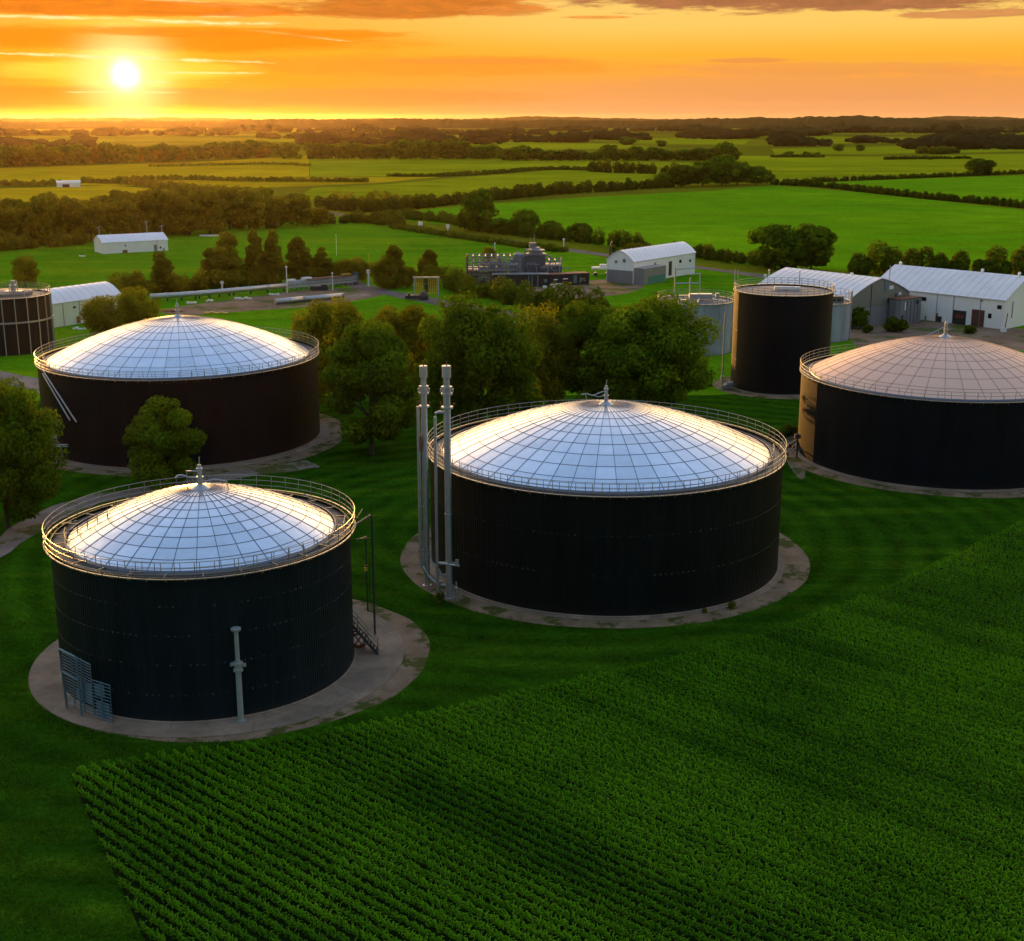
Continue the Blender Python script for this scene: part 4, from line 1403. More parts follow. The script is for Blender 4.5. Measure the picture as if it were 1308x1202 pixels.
for (k, bx, by, top, w, lab) in (('mid1', 612, 296, 247, 44, "tall round dark tree by the upper road at the big green field"), ('mid2', 594, 294, 267, 18, "slim tree leaning against the tall round dark tree by the road"),
                                 ('mid2', 670, 300, 268, 34, "dark round tree in the roadside hedge right of the tall one"), ('mid1', 640, 299, 280, 28, "low dark tree between the two taller roadside trees"),
                                 ('mid1', 742, 309, 287, 30, "small dark tree near the right end of the roadside hedge"), ('mid2', 705, 304, 282, 26, "small dark tree in the middle of the roadside hedge"),
                                 ('mid1', 990, 344, 292, 58, "left crown of the dark twin trees at the edge of the big green field"), ('mid1', 1036, 344, 291, 60, "right crown of the dark twin trees at the edge of the big green field"),
                                 ('mid2', 1012, 344, 300, 50, "dark tree between the twin crowns at the edge of the big green field"),
                                 ('mid1', 1246, 224, 204, 26, "left of the two lone round trees far out in the right fields"), ('mid1', 1260, 224, 206, 20, "right of the two lone round trees far out in the right fields"),
                                 ('mid2', 1098, 420, 393, 22, "golden shrub at the grey shed's dirt yard")):
    tree_px(k, bx, by, top, w, label=lab, name="round_tree" if by < 400 else "shrub", cat="tree" if by < 400 else "shrub")
CP = "trees of the dark copse left of the field corner"
for (k, bx, by, top, w, lab) in (('mid1', 870, 239, 213, 36, "leftmost low round tree of the dark copse"), ('mid2', 897, 238, 206, 40, "second tree of the dark copse, rising to its tall middle"),
                                 ('mid1', 922, 237, 201, 44, "tallest tree in the middle of the dark copse"), ('mid2', 942, 236, 207, 36, "tree on the right shoulder of the dark copse"),
                                 ('mid1', 966, 236, 214, 30, "tree right of the copse, before the field corner"), ('mid2', 980, 235, 217, 16, "slim last tree at the field corner"),
                                 ('mid1', 850, 239, 222, 28, "low tree where the long hedge meets the copse")):
    tree_px(k, bx, by, top, w, label=lab, name="round_tree", group=CP)

def seg(x, steps):
    for lim, txt in steps:
        if x < lim:
            return txt


# the belt of golden trees at the left
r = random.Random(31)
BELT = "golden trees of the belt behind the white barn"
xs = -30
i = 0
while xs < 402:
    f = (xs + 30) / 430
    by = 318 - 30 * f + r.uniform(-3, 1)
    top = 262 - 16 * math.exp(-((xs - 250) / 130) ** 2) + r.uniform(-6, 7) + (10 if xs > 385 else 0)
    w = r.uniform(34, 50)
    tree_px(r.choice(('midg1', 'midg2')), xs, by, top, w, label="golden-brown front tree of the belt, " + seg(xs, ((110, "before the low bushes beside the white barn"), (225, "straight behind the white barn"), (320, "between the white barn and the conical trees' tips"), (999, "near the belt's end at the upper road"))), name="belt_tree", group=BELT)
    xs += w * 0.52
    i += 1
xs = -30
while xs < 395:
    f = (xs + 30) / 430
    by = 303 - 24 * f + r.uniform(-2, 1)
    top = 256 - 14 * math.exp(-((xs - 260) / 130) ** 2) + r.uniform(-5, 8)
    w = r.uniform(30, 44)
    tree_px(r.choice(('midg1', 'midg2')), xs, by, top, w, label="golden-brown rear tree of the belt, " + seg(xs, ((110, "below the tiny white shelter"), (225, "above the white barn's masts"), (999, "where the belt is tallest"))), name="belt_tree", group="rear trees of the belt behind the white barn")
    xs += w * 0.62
# long far tree line
LN = "trees of the long line across the far fields"
xs = -20
while xs < 356:
    by = 215 - 15 * (xs + 20) / 376 + r.uniform(-1, 1)
    top = 190 - 6 * (xs / 356) + r.uniform(-5, 4)
    w = r.uniform(22, 34)
    tree_px(r.choice(('farg1', 'far2', 'far1')), xs, by, top, w, label="dark orange-lit far tree, " + seg(xs, ((110, "above the tiny white shelter's field"), (220, "straight under the sun"), (999, "where the unbroken line ends in a gap"))), name="far_tree", group=LN, trunk=False)
    xs += w * 0.40
for (x, w, top) in ((370, 26, 183), (402, 22, 184), (417, 20, 185), (436, 24, 184), (452, 26, 184), (470, 24, 187), (487, 22, 186), (505, 26, 182), (522, 28, 181), (540, 26, 180), (556, 28, 183), (572, 22, 181), (588, 26, 182), (605, 22, 188), (616, 22, 187),
                    (630, 22, 185), (648, 18, 191), (662, 26, 188), (684, 22, 190), (700, 20, 193), (716, 18, 194), (730, 20, 192), (744, 18, 193), (760, 18, 195), (778, 26, 186), (792, 20, 192), (812, 22, 188), (824, 18, 193), (836, 24, 189), (852, 20, 193), (868, 20, 192), (882, 20, 192), (897, 20, 190), (912, 22, 189), (924, 24, 184), (934, 18, 189)):
    tree_px(r.choice(('far1', 'far2')), x, 203 if x < 640 else 205, top, w * 1.15, label="round dark tree of the far line, " + seg(x, ((460, "just after the gap beside the sunlit stretch"), (640, "above the olive field's middle"), (780, "in the low stretch above the dense hedge"), (999, "just behind the dark copse"))), name="far_tree", group="round trees of the middle far tree line", trunk=False)
for (x, by, top, w, lab) in ((802, 185, 176, 22, "hazy round tree behind the far tree line"), (845, 187, 180, 14, "hazy round tree behind the far tree line"), (1071, 193, 185, 16, "left of two small round trees in the far right fields"), (1098, 193, 185, 13, "right of two small round trees in the far right fields"),
                             (1007, 200, 194, 14, "small bush-like tree standing in the olive field left of its pair"), (1030, 200, 194, 10, "small round tree standing alone in the olive field"), (1043, 200, 195, 10, "small low tree at the right of the olive field's hedge"),
                             (1188, 204, 200, 8, "tiny bush far out in the olive field")):
    tree_px('far1', x, by, top, w, label=lab, name="far_tree", trunk=False, group="hazy round trees behind the far tree line" if 'behind' in lab else None)


def hedge(label, pxs, hgt, width, size, dens, mat, seed, name="hedgerow", cat="hedge", wob=0.5):
    r = np.random.default_rng(seed)
    pts = [P(*q)[:2] for q in pxs]
    pts = smooth_poly(pts, 2, False) if len(pts) > 2 else pts
    seg = [np.linalg.norm(pts[i + 1] - pts[i]) for i in range(len(pts) - 1)]
    L_ = sum(seg)
    ncl = max(10, int(L_ / (hgt * 0.36)))
    cs = []
    for k in range(ncl):
        s = (k + r.random()) / ncl * L_
        i = 0
        while i < len(seg) - 1 and s > seg[i]:
            s -= seg[i]
            i += 1
        p = pts[i] + (pts[i + 1] - pts[i]) * min(1, s / seg[i])
        hh = hgt * (1 - wob + wob * 1.6 * r.random() ** 1.3)
        cs.append((p[0] + r.normal() * width * 0.22, p[1] + r.normal() * width * 0.22, hh * 0.5, hh * 0.55))
    cs = np.array(cs)
    n = int(ncl * dens)
    idx = r.integers(0, ncl, n)
    d_ = r.normal(size=(n, 3))
    d_ /= np.linalg.norm(d_, axis=1)[:, None]
    rr = cs[idx, 3] * (0.6 + 0.45 * r.random(n))
    sx = max(0.7, width / hgt * 0.6)
    cen = cs[idx, :3] + d_ * rr[:, None] * np.array([sx, sx, 1.0])
    cen[:, 2] = np.abs(cen[:, 2])
    nr = d_ + r.normal(size=(n, 3)) * 0.5
    nr[:, 2] += 0.3
    nr /= np.linalg.norm(nr, axis=1)[:, None]
    org = cs[:, :2].mean(0)
    cen[:, :2] -= org
    me = leaf_mesh(name, cen, nr, size, mat, seed, np.clip(r.random(ncl)[idx] * 0.6 + r.random(n) * 0.4, 0, 1))
    o = bpy.data.objects.new(name, me)
    o.location = (org[0], org[1], 0.0)
    C.objects.link(o)
    return tag(o, label, cat)


hedge("long tall dark hedge along the upper edge of the big green field", ((405, 266), (460, 272), (520, 268), (600, 259), (700, 249), (800, 243), (860, 239)), 5.2, 4.5, 0.75, 220, leaf_d, 41)
hedge("short bushy hedge left of the far end of the upper road", ((425, 266), (480, 263), (520, 265)), 6.5, 7, 0.75, 200, leaf_b, 42)
hedge("dark hedge running right and down from the field corner along the big green field", ((985, 236), (1050, 239), (1100, 245), (1180, 254), (1260, 261), (1330, 268)), 3.0, 3.5, 0.55, 150, leaf_d, 43)
hedge("thin hedge between the two upper right fields", ((1000, 235), (1080, 231), (1150, 228.5), (1230, 225), (1340, 221)), 2.6, 3, 0.6, 110, leaf_d, 44)
hedge("dense hedge in front of the far tree line, left of the copse", ((752, 219), (790, 221), (830, 222), (870, 223)), 7.0, 6, 1.0, 160, leaf_d, 45)
hedge("faint hedge between the olive fields", ((560, 226), (640, 222), (700, 216), (756, 218)), 2.4, 4, 0.7, 110, leaf_d, 46)
hedge("dark ragged strip crossing the middle of the olive field", ((500, 225), (530, 226), (560, 225.5), (600, 222)), 1.8, 5, 0.6, 90, leaf_d, 47)
hedge("low hedge crossing the golden fields at the left", ((150, 231), (230, 229), (300, 232), (390, 232), (470, 233)), 2.6, 4, 0.7, 110, leaf_b, 48)
hedge("low dark hedge left of the small white shelter in the golden field", ((-20, 237), (40, 238), (75, 236)), 3.0, 4, 0.7, 120, leaf_b, 49)
hedge("low hedge right of the small white shelter in the golden field", ((105, 234), (160, 235), (230, 243), (300, 248), (345, 248)), 3.6, 5, 0.7, 140, leaf_b, 50)
hedge("hedge along the golden field's upper edge under the sun", ((190, 213), (300, 211), (350, 210), (395, 212)), 1.8, 4, 0.7, 80, leaf_b, 51)
hedge("low hedge before the far end of the upper road", ((395, 286), (420, 286), (470, 284), (510, 290)), 4.0, 6, 0.6, 170, leaf_d, 52)
hedge("roadside hedge above the upper road, left of the tall round tree", ((490, 279), (530, 281), (580, 285), (600, 292)), 3.4, 5, 0.55, 170, leaf_d, 53)
hedge("roadside hedge above the upper road, right of the tall round tree", ((600, 294), (650, 300), (700, 306), (740, 309), (790, 315), (830, 321)), 4.4, 5, 0.5, 200, leaf_d, 54)
hedge("dark hedge line from the white gabled shed along the big green field", ((860, 326), (900, 331), (960, 338), (1010, 345)), 3.4, 4, 0.45, 200, leaf_d, 55)
hedge("grassy bank below the upper road", ((500, 291), (560, 300), (640, 312), (720, 322)), 1.6, 4, 0.45, 110, leaf_d, 56)
hedge("row of dark bushes behind the long white barn's roof", ((1080, 350), (1140, 350), (1200, 351), (1262, 352), (1330, 354)), 6.6, 6, 0.5, 700, leaf_d, 57)
hedge("bushy hedge between the dark plant and the gantry frame", ((565, 366), (600, 376), (640, 385), (700, 392), (755, 400)), 4.6, 6, 0.42, 330, leaf_d, 58)
hedge("low trimmed bushes in front of the hedge beside the asphalt track", ((640, 388), (690, 396), (740, 404), (780, 404)), 2.6, 3.5, 0.38, 240, leaf_d, 59)
hedge("small hedge under the pipeline's conical trees", ((225, 372), (280, 368), (340, 364), (430, 360)), 2.8, 4, 0.4, 220, leaf_b, 60)
hedge("low bushes left of the conical trees, right of the free-standing one", ((150, 378), (180, 370), (240, 372), (262, 368)), 4.0, 4, 0.4, 260, leaf_b, 61)
hedge("clipped low hedge in the gap between the middle tank and the pink-domed tank", ((985, 562), (1000, 558), (1018, 553)), 1.2, 1.6, 0.20, 300, leaf_d, 62)
hedge("bank of bushes under the golden belt of trees", ((-20, 322), (60, 316), (110, 312)), 3.6, 5, 0.5, 240, leaf_b, 63)
hedge("bushy mound left of the white gabled shed on the road bank", ((785, 322), (810, 323), (840, 326)), 2.4, 4, 0.4, 240, leaf_b, 64)
hedge("patchy bushes around the far hamlet at the right", ((1170, 196), (1230, 195), (1190, 197)), 6.0, 12, 1.6, 160, leaf_d, 65)
hedge("long low hedge far out in the right fields", ((1130, 204), (1190, 203), (1240, 203)), 2.6, 5, 0.8, 100, leaf_d, 66)
hedge("small hedge with bumps left in the far right field", ((985, 201), (1010, 201), (1050, 201)), 2.4, 5, 0.8, 100, leaf_d, 67)
WD = "weed tufts at the middle tank's pad"
for (x, y, w, lab) in ((935, 778, 12, "bright weed tuft sprouting at the middle tank's front right foot"), (900, 783, 8, "tiny weed tuft left of the bright one at the middle tank's foot"), (563, 768, 15, "weed tuft at the silver stacks' foot"),
                       (1108, 425, 14, "small weed mound on the dirt yard left of the barn's doors"), (1142, 424, 26, "round grass mound on the dirt yard before the long white barn"), (1238, 426, 14, "tiny green mound right on the dirt yard before the barn")):
    p = P(x, y)
    tree('weed' if y > 500 else 'bush2', p, w / scale_at(p) * 0.6, w / scale_at(p), "weed" if y > 500 else "shrub", lab, "weed" if y > 500 else "shrub", None, int(x), False)

# far woods: one rolling mass of crowns for each belt
def woods(name, label, bands, seed, mat=woods_m):
    r = np.random.default_rng(seed)
    ico = bmesh.new()
    bmesh.ops.create_icosphere(ico, subdivisions=2, radius=1.0)
    iv = np.array([v.co[:] for v in ico.verts])
    ifc = np.array([[v.index for v in f.verts] for f in ico.faces])
    ico.free()
    V, Fc = [], []
    off = 0
    for (x0, x1, y0, y1, n, hs, kind) in bands:
        for _ in range(n):
            px = r.uniform(x0, x1)
            py = r.uniform(y0, y1)
            p = P(px, py)
            hh = hs * r.uniform(0.55, 1.2) * (0.6 + 0.5 * (math.sin(px * 0.05 + y0) + 1) / 2)
            ww = hh * r.uniform(0.7, 1.3)
            v = iv * (1 + 0.16 * r.normal(size=(len(iv), 1)))
            v = v * np.array([ww, ww, hh * 0.6]) + np.array([p[0], p[1], hh * 0.45])
            V.append(v)
            Fc.append(ifc + off)
            off += len(iv)
    V = np.concatenate(V)
    Fc = np.concatenate(Fc)
    me = bpy.data.meshes.new(name)
    me.vertices.add(len(V))
    me.vertices.foreach_set('co', V.reshape(-1).astype(np.float32))
    me.loops.add(len(Fc) * 3)
    me.loops.foreach_set('vertex_index', Fc.reshape(-1).astype(np.int32))
    me.polygons.add(len(Fc))
    me.polygons.foreach_set('loop_start', np.arange(0, len(Fc) * 3, 3, dtype=np.int32))
    me.polygons.foreach_set('loop_total', np.full(len(Fc), 3, dtype=np.int32))
    me.materials.append(mat)
    A = me.attributes.new("tone", 'FLOAT', 'FACE')
    A.data.foreach_set('value', r.random(len(Fc)).astype(np.float32))
    me.update(calc_edges=True)
    o = bpy.data.objects.new(name, me)
    C.objects.link(o)
    return tag(o, label, "wood", None, 'stuff')


woods("far_wood", "nearer far woods in broken belts beyond the fields", (
    (-40, 110, 184, 189, 50, 12, 0), (380, 640, 182, 185, 90, 12, 0), (330, 560, 175.5, 177.5, 60, 13, 0), (660, 740, 178, 182, 55, 14, 0), (740, 830, 176, 179, 40, 13, 0),
    (990, 1060, 184, 187, 60, 12, 0), (1080, 1150, 180, 183, 40, 10, 0), (1150, 1330, 186, 191, 150, 15, 0), (1190, 1330, 178, 184, 90, 14, 0), (600, 640, 178, 183, 30, 14, 0), (870, 960, 174, 178, 60, 14, 0)), 71)
woods("distant_wood", "distant woods reaching to the horizon", (
    (-80, 300, 171, 174, 110, 16, 0), (250, 480, 167, 169, 70, 18, 0), (-80, 1380, 159, 162, 230, 20, 0), (420, 700, 170, 172.5, 80, 16, 0), (880, 1060, 171, 174, 90, 18, 0), (1000, 1330, 167, 170, 120, 20, 0), (700, 900, 166, 168, 50, 16, 0),
    (-80, 1380, 155, 156.5, 180, 24, 0)), 72)


# low wooded hills closing the horizon
def hills(name, rows, seed, mat):
    r = np.random.default_rng(seed)
    ph = r.uniform(0, 6.28, 12)
    vs, fs = [], []
    nx = 520
    for k, (dist, prof) in enumerate(rows):
        for i in range(nx + 1):
            azm = R_(-34 + 68 * i / nx)
            hh = prof(math.degrees(azm)) if prof else 0.0
            if prof:
                hh *= 1 + 0.10 * math.sin(azm * 60 + ph[k % 12]) + 0.06 * math.sin(azm * 171 + ph[(k + 3) % 12])
                hh += r.uniform(0, 5.5)
            vs.append((dist * math.sin(azm), dist * math.cos(azm), hh - 1.0))
    n1 = nx + 1
    for k in range(len(rows) - 1):
        for i in range(nx):
            fs.append((k * n1 + i, k * n1 + i + 1, (k + 1) * n1 + i + 1, (k + 1) * n1 + i))
    return struct(MB().addv(vs, fs).build(name, mat, None, False))


hill_mat = grass_mat("wooded_hill", (0.020, 0.028, 0.008), (0.032, 0.038, 0.010), (0.050, 0.055, 0.014), 0.003, (0.0, 0.002, 0.006), 1.0, 0.0)
bumpf = lambda c, w, h: (lambda a: h * math.exp(-((a - c) / w) ** 2))
h1f = lambda a: 20 + 22 * math.exp(-((a - 13) / 6.0) ** 2) + 12 * math.exp(-((a + 6) / 8.0) ** 2)
h2f = lambda a: 30 + 10 * math.sin(a * 0.35 + 1) + 6 * math.sin(a * 0.8)
hills("hills", ((5200, None), (5600, lambda a: h1f(a) * 0.55), (6000, h1f), (6500, lambda a: h1f(a) * 0.9), (7000, None)), 81, hill_mat)
hills("far_hills", ((9500, None), (10500, lambda a: h2f(a) * 0.7), (11500, h2f), (12500, None)), 82, hill_mat)


# ------------------------------------------------------------------ the crop field
def crop_field():
    r = np.random.default_rng(99)
    top = [(90, 990), (135, 980), (180, 973), (300, 957), (420, 938), (560, 913), (700, 880), (860, 845), (1000, 805), (1130, 755), (1220, 712), (1308, 668), (1380, 640)]
    poly = [P(*q)[:2] for q in top] + [P(1620, 560)[:2], P(1800, 700)[:2], P(1800, 1400)[:2], P(1308, 1420)[:2], P(268, 1420)[:2], P(185, 1202)[:2], P(140, 1105)[:2]]
    poly = np.array(poly)
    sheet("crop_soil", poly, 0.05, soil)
    dv = np.array([0.743, -0.669])
    nv = np.array([0.669, 0.743])
    c0 = poly[0]
    uu = (poly - c0) @ dv
    vv = (poly - c0) @ nv
    rows = np.arange(vv.min(), vv.max(), 0.76)
    rowf = r.random(len(rows) + 40)
    rowf = 0.75 * rowf[:len(rows)] + 0.45 * np.convolve(rowf, np.ones(5) / 5, 'same')[:len(rows)] * 1.6 - 0.1
    rid = []
    pts = []
    for k, v in enumerate(rows):
        n = int((uu.max() - uu.min()) / 0.085)
        u = uu.min() + (np.arange(n) + r.random(n)) * 0.085
        wob = 0.10 * np.sin(u * 0.13 + k * 0.2) + r.normal(size=n) * 0.065
        q = c0 + np.outer(u, dv) + np.outer(v + wob, nv)
        pts.append(q)
        rid.append(np.full(n, rowf[k]))
    pts = np.concatenate(pts)
    rid = np.concatenate(rid)
    # inside the field and inside a margin round the camera's view
    ins = np.zeros(len(pts), bool)
    j = len(poly) - 1
    for i in range(len(poly)):
        xi, yi = poly[i]
        xj, yj = poly[j]
        c = ((yi > pts[:, 1]) != (yj > pts[:, 1])) & (pts[:, 0] < (xj - xi) * (pts[:, 1] - yi) / (yj - yi) + xi)
        ins ^= c
        j = i
    pts = pts[ins]
    rid = rid[ins]
    cs, sn = math.cos(PITCH), math.sin(PITCH)
    dd = pts[:, 1] * cs + CAMH * sn
    vx = 654 + F_ * pts[:, 0] / dd
    vy = 601 - F_ * (pts[:, 1] * sn - CAMH * cs) / dd
    keep = (vx > -100) & (vx < 1900) & (vy < 1400)
    dist = np.hypot(pts[:, 0], pts[:, 1])
    keep &= r.random(len(pts)) < np.clip(1.35 - (dist - 60) / 110, 0.6, 1.0)
    pts = pts[keep]
    rid = rid[keep]
    n = len(pts)
    patch = 0.5 + 0.5 * np.sin(pts[:, 0] * 0.31 + 1.3 * np.sin(pts[:, 1] * 0.23)) * np.sin(pts[:, 1] * 0.27 + 0.7 * np.sin(pts[:, 0] * 0.19))
    hgt = 0.17 + 0.13 * r.random(n) + 0.08 * patch + 0.19 * rid
    NL = 5
    P0 = np.repeat(pts, NL, 0)
    Hh = np.repeat(hgt, NL)
    m = len(P0)
    lev = np.tile(np.linspace(0.12, 0.98, NL), n)
    az_ = math.atan2(dv[1], dv[0]) + np.pi * r.integers(0, 2, m) + r.normal(size=m) * 0.75
    ln = (0.155 + 0.15 * r.random(m)) * (0.75 + 0.5 * Hh)
    out_ = np.stack([np.cos(az_), np.sin(az_)], 1)
    side = np.stack([-np.sin(az_), np.cos(az_)], 1)
    w = (0.022 + 0.018 * r.random(m))
    rise = ln * (0.55 + 0.45 * lev + 0.15 * r.normal(size=m))
    b = np.empty((m, 3)); b[:, :2] = P0; b[:, 2] = Hh * lev * 0.8 + 0.05
    def at(f, up):
        q = np.empty((m, 3))
        q[:, :2] = P0 + out_ * (ln * f)[:, None]
        q[:, 2] = b[:, 2] + up
        return q
    droop = ln * r.uniform(0.05, 0.5, m)
    m1 = at(0.42, rise * 0.75)
    m2 = at(0.78, rise * 0.85)
    tip = at(1.05, rise * 0.85 - droop)
    s3 = np.concatenate([side, np.zeros((m, 1))], 1)
    V = np.empty((m, 7, 3))
    V[:, 0] = b - s3 * (w * 0.6)[:, None]
    V[:, 1] = b + s3 * (w * 0.6)[:, None]
    V[:, 2] = m1 - s3 * w[:, None]
    V[:, 3] = m1 + s3 * w[:, None]
    V[:, 4] = m2 - s3 * (w * 0.8)[:, None]
    V[:, 5] = m2 + s3 * (w * 0.8)[:, None]
    V[:, 6] = tip
    base_ = (np.arange(m) * 7)[:, None]
    loops = np.concatenate([base_ + np.array([[0, 1, 3, 2]]), base_ + np.array([[2, 3, 5, 4]]), base_ + np.array([[4, 5, 6]])], 1)
    me = bpy.data.meshes.new("crop")
    me.vertices.add(m * 7)
    me.vertices.foreach_set('co', V.reshape(-1).astype(np.float32))
    me.loops.add(m * 11)
    me.loops.foreach_set('vertex_index', loops.reshape(-1).astype(np.int32))
    me.polygons.add(m * 3)
    ls = (np.arange(m) * 11)[:, None] + np.array([[0, 4, 8]])
    me.polygons.foreach_set('loop_start', ls.reshape(-1).astype(np.int32))
    me.polygons.foreach_set('loop_total', np.tile([4, 4, 3], m).astype(np.int32))
    me.materials.append(crop_m)
    A = me.attributes.new("tone", 'FLOAT', 'FACE')
    tone = np.clip(0.45 * np.repeat(r.random(n), NL) + 0.30 * r.random(m) + 0.25 * np.repeat(patch, NL) + 0.75 * np.repeat(rid, NL) - 0.3, 0, 1)
    A.data.foreach_set('value', np.repeat(tone, 3).astype(np.float32))
    me.update(calc_edges=True)
    o = bpy.data.objects.new("crop", me)
    C.objects.link(o)
    tag(o, "rows of tall dark green maize-like crop filling the foreground", "crop", None, 'stuff')
    print("crop plants", n)


crop_field()


def grass_tufts():
    """blades of lawn grass round the near tanks"""
    r = np.random.default_rng(123)
    n = 420000
    px = r.uniform(-30, 1340, n)
    py = 1290 - (1290 - 590) * r.random(n) ** 0.8
    cs, sn = math.cos(PITCH), math.sin(PITCH)
    a, b = (px - 654) / F_, (601 - py) / F_
    t = -CAMH / (-sn + b * cs)
    x, y = a * t, (cs + b * sn) * t
    ok = np.ones(n, bool)
    for (cx, cy, rad) in ((-21.0, 95.2, 14.6), (-22.3, 95.15, 14.1), (8.6, 120.0, 19.2), (-42, 168.3, 20.4), (51.9, 158, 18.9)):
        ok &= np.hypot(x - cx, y - cy) > rad + 0.15 * r.random(n)
    top = [(90, 990), (135, 980), (180, 973), (300, 957), (420, 938), (560, 913), (700, 880), (860, 845), (1000, 805), (1130, 755), (1220, 712), (1308, 668), (1380, 640)]
    edge = np.interp(px, [q[0] for q in top], [q[1] for q in top])
    infield = (py > edge - 1) & (px > np.interp(py, [990, 1105, 1202, 1330], [90, 140, 185, 240]))
    ok &= ~infield
    pth = [P(*q)[:2] for q in ((-60, 730), (0, 700), (50, 665), (110, 640), (150, 632), (230, 622))]
    for i in range(len(pth) - 1):
        A_, B_ = pth[i], pth[i + 1]
        d_ = B_ - A_
        f = np.clip(((x - A_[0]) * d_[0] + (y - A_[1]) * d_[1]) / (d_ @ d_), 0, 1)
        ok &= np.hypot(x - A_[0] - f * d_[0], y - A_[1] - f * d_[1]) > 2.0
    x, y = x[ok], y[ok]
    m = len(x)
    pat = 0.5 + 0.25 * np.sin(x * 0.9 + 2 * np.sin(y * 0.4)) + 0.25 * np.sin(y * 1.3 + 1.5 * np.sin(x * 0.6))
    h = (0.06 + 0.10 * r.random(m)) * (0.5 + pat)
    az_ = r.uniform(0, 6.28, m)
    w = 0.02 + 0.025 * r.random(m)
    lean = h * r.uniform(0.3, 1.2, m)
    la = r.uniform(0, 6.28, m)
    V = np.zeros((m, 3, 3))
    V[:, 0, 0], V[:, 0, 1] = x - np.cos(az_) * w, y - np.sin(az_) * w
    V[:, 1, 0], V[:, 1, 1] = x + np.cos(az_) * w, y + np.sin(az_) * w
    V[:, 2, 0], V[:, 2, 1], V[:, 2, 2] = x + np.cos(la) * lean, y + np.sin(la) * lean, h
    me = bpy.data.meshes.new("grass")
    me.vertices.add(m * 3)
    me.vertices.foreach_set('co', V.reshape(-1).astype(np.float32))
    me.loops.add(m * 3)
    me.loops.foreach_set('vertex_index', np.arange(m * 3, dtype=np.int32))
    me.polygons.add(m)
    me.polygons.foreach_set('loop_start', np.arange(0, m * 3, 3, dtype=np.int32))
    me.polygons.foreach_set('loop_total', np.full(m, 3, dtype=np.int32))
    me.materials.append(grass_blade)
    A = me.attributes.new("tone", 'FLOAT', 'FACE')
    A.data.foreach_set('value', np.clip(r.random(m) ** 1.6 * 0.9 + 0.3 * (pat - 0.5), 0, 1).astype(np.float32))
    me.update(calc_edges=True)
    o = bpy.data.objects.new("grass", me)
    C.objects.link(o)
    tag(o, "mown grass blades on the lawn around the near tanks", "grass", None, 'stuff')


grass_tufts()


# ------------------------------------------------------------------ sheds and barns
def arch(D, he, hr, n, curve):
    """cross-section of a roof from eave to eave"""
    pts = []
    for i in range(n + 1):
        f = i / n
        tri = 1 - abs(2 * f - 1)
        par = 1 - (2 * f - 1) ** 2
        pts.append((D * f, he + (hr - he) * (tri * (1 - curve) + par * curve)))
    return pts


def shed(label, A, B, D, he, hr, wmat, rmat, curve=0.0, over=0.25, name="barn", cat="barn", L=None, gmat=None, nseg=10):
    A, B = np.array(A[:2]), np.array(B[:2])
    d_ = B - A
    L = L or float(np.linalg.norm(d_))
    t = thing(name, label, cat, (A[0], A[1], 0.0), math.atan2(d_[1], d_[0]))
    pr = arch(D, he, hr, nseg if curve > 0 else 2, curve)
    sec = [(0, -0.2)] + pr + [(D, -0.2)]
    n = len(sec)
    vs = [(0, y, z) for y, z in sec] + [(L, y, z) for y, z in sec]
    fs = [(i, (i + 1) % n, n + (i + 1) % n, n + i) for i in range(n)]
    ends = [tuple(range(n - 1, -1, -1)), tuple(range(n, 2 * n))]
    if gmat is None:
        fs += ends
    MB().addv(vs, fs).build("wall", wmat, t)
    if gmat is not None:
        MB().addv([(x, y, z) for (x, y, z) in vs], ends).build("gable_wall", gmat, t)
    pr2 = [(-over, he - over * (pr[1][1] - pr[0][1]) / max(0.05, pr[1][0]) * 0.8)] + pr + [(D + over, he - over * (pr[1][1] - pr[0][1]) / max(0.05, pr[1][0]) * 0.8)]
    up = [(y, z + 0.16) for y, z in pr2]
    lo = [(y, z + 0.02) for y, z in pr2]
    loop = up + lo[::-1]
    m = len(loop)
    vs = [(-over, y, z) for y, z in loop] + [(L + over, y, z) for y, z in loop]
    k = len(up)
    fs = [(i, (i + 1) % m, m + (i + 1) % m, m + i) for i in range(m)]
    for o_ in (0, m):
        for i in range(k - 1):
            fs.append((o_ + i, o_ + i + 1, o_ + m - 2 - i, o_ + m - 1 - i))
    rb = MB().addv(vs, fs)
    # standing seams
    ns = int(L / 1.6)
    for i in range(1, ns):
        x = L * i / ns
        rb.path([(x, y, z + 0.02) for y, z in up], 0.035, 4)
    rb.build("roof", rmat, t)
    return t


def front(t, x, z, w, h, mat, name, proud=0.04, y=None):
    """a flat fitting on the long front wall"""
    return MB().box((x, -proud / 2 - 0.004 if y is None else y, z + h / 2), (w, proud, h)).build(name, mat, t)


def side(t, x, y, z, w, h, mat, name, proud=0.04):
    return MB().box((x, y, z + h / 2), (proud, w, h)).build(name, mat, t)


# pale green arched shed at the left
b1 = shed("pale green arched shed behind the dark brown banded tank", P(60, 420), P(156, 405), 9.0, 4.7, 6.9, green_metal, roof_metal, 0.9, 0.2, "shed", "shed")
for i, (x, w, h) in enumerate(((5.0, 0.9, 2.1),)):
    front(b1, x, 0, w, h, green_metal, "door")
front(b1, 7.0, 3.2, 0.7, 0.4, dark_door, "vent")
front(b1, 7.6, 0.2, 0.5, 1.3, rust_m, "rusty_cabinet", 0.3)
for x in (4.2, 8.2, 11.8):
    front(b1, x, 0, 0.10, 4.6, grey_metal, "downpipe", 0.08)
front(b1, 1.0, 3.0, 0.9, 1.2, dark_door, "window")
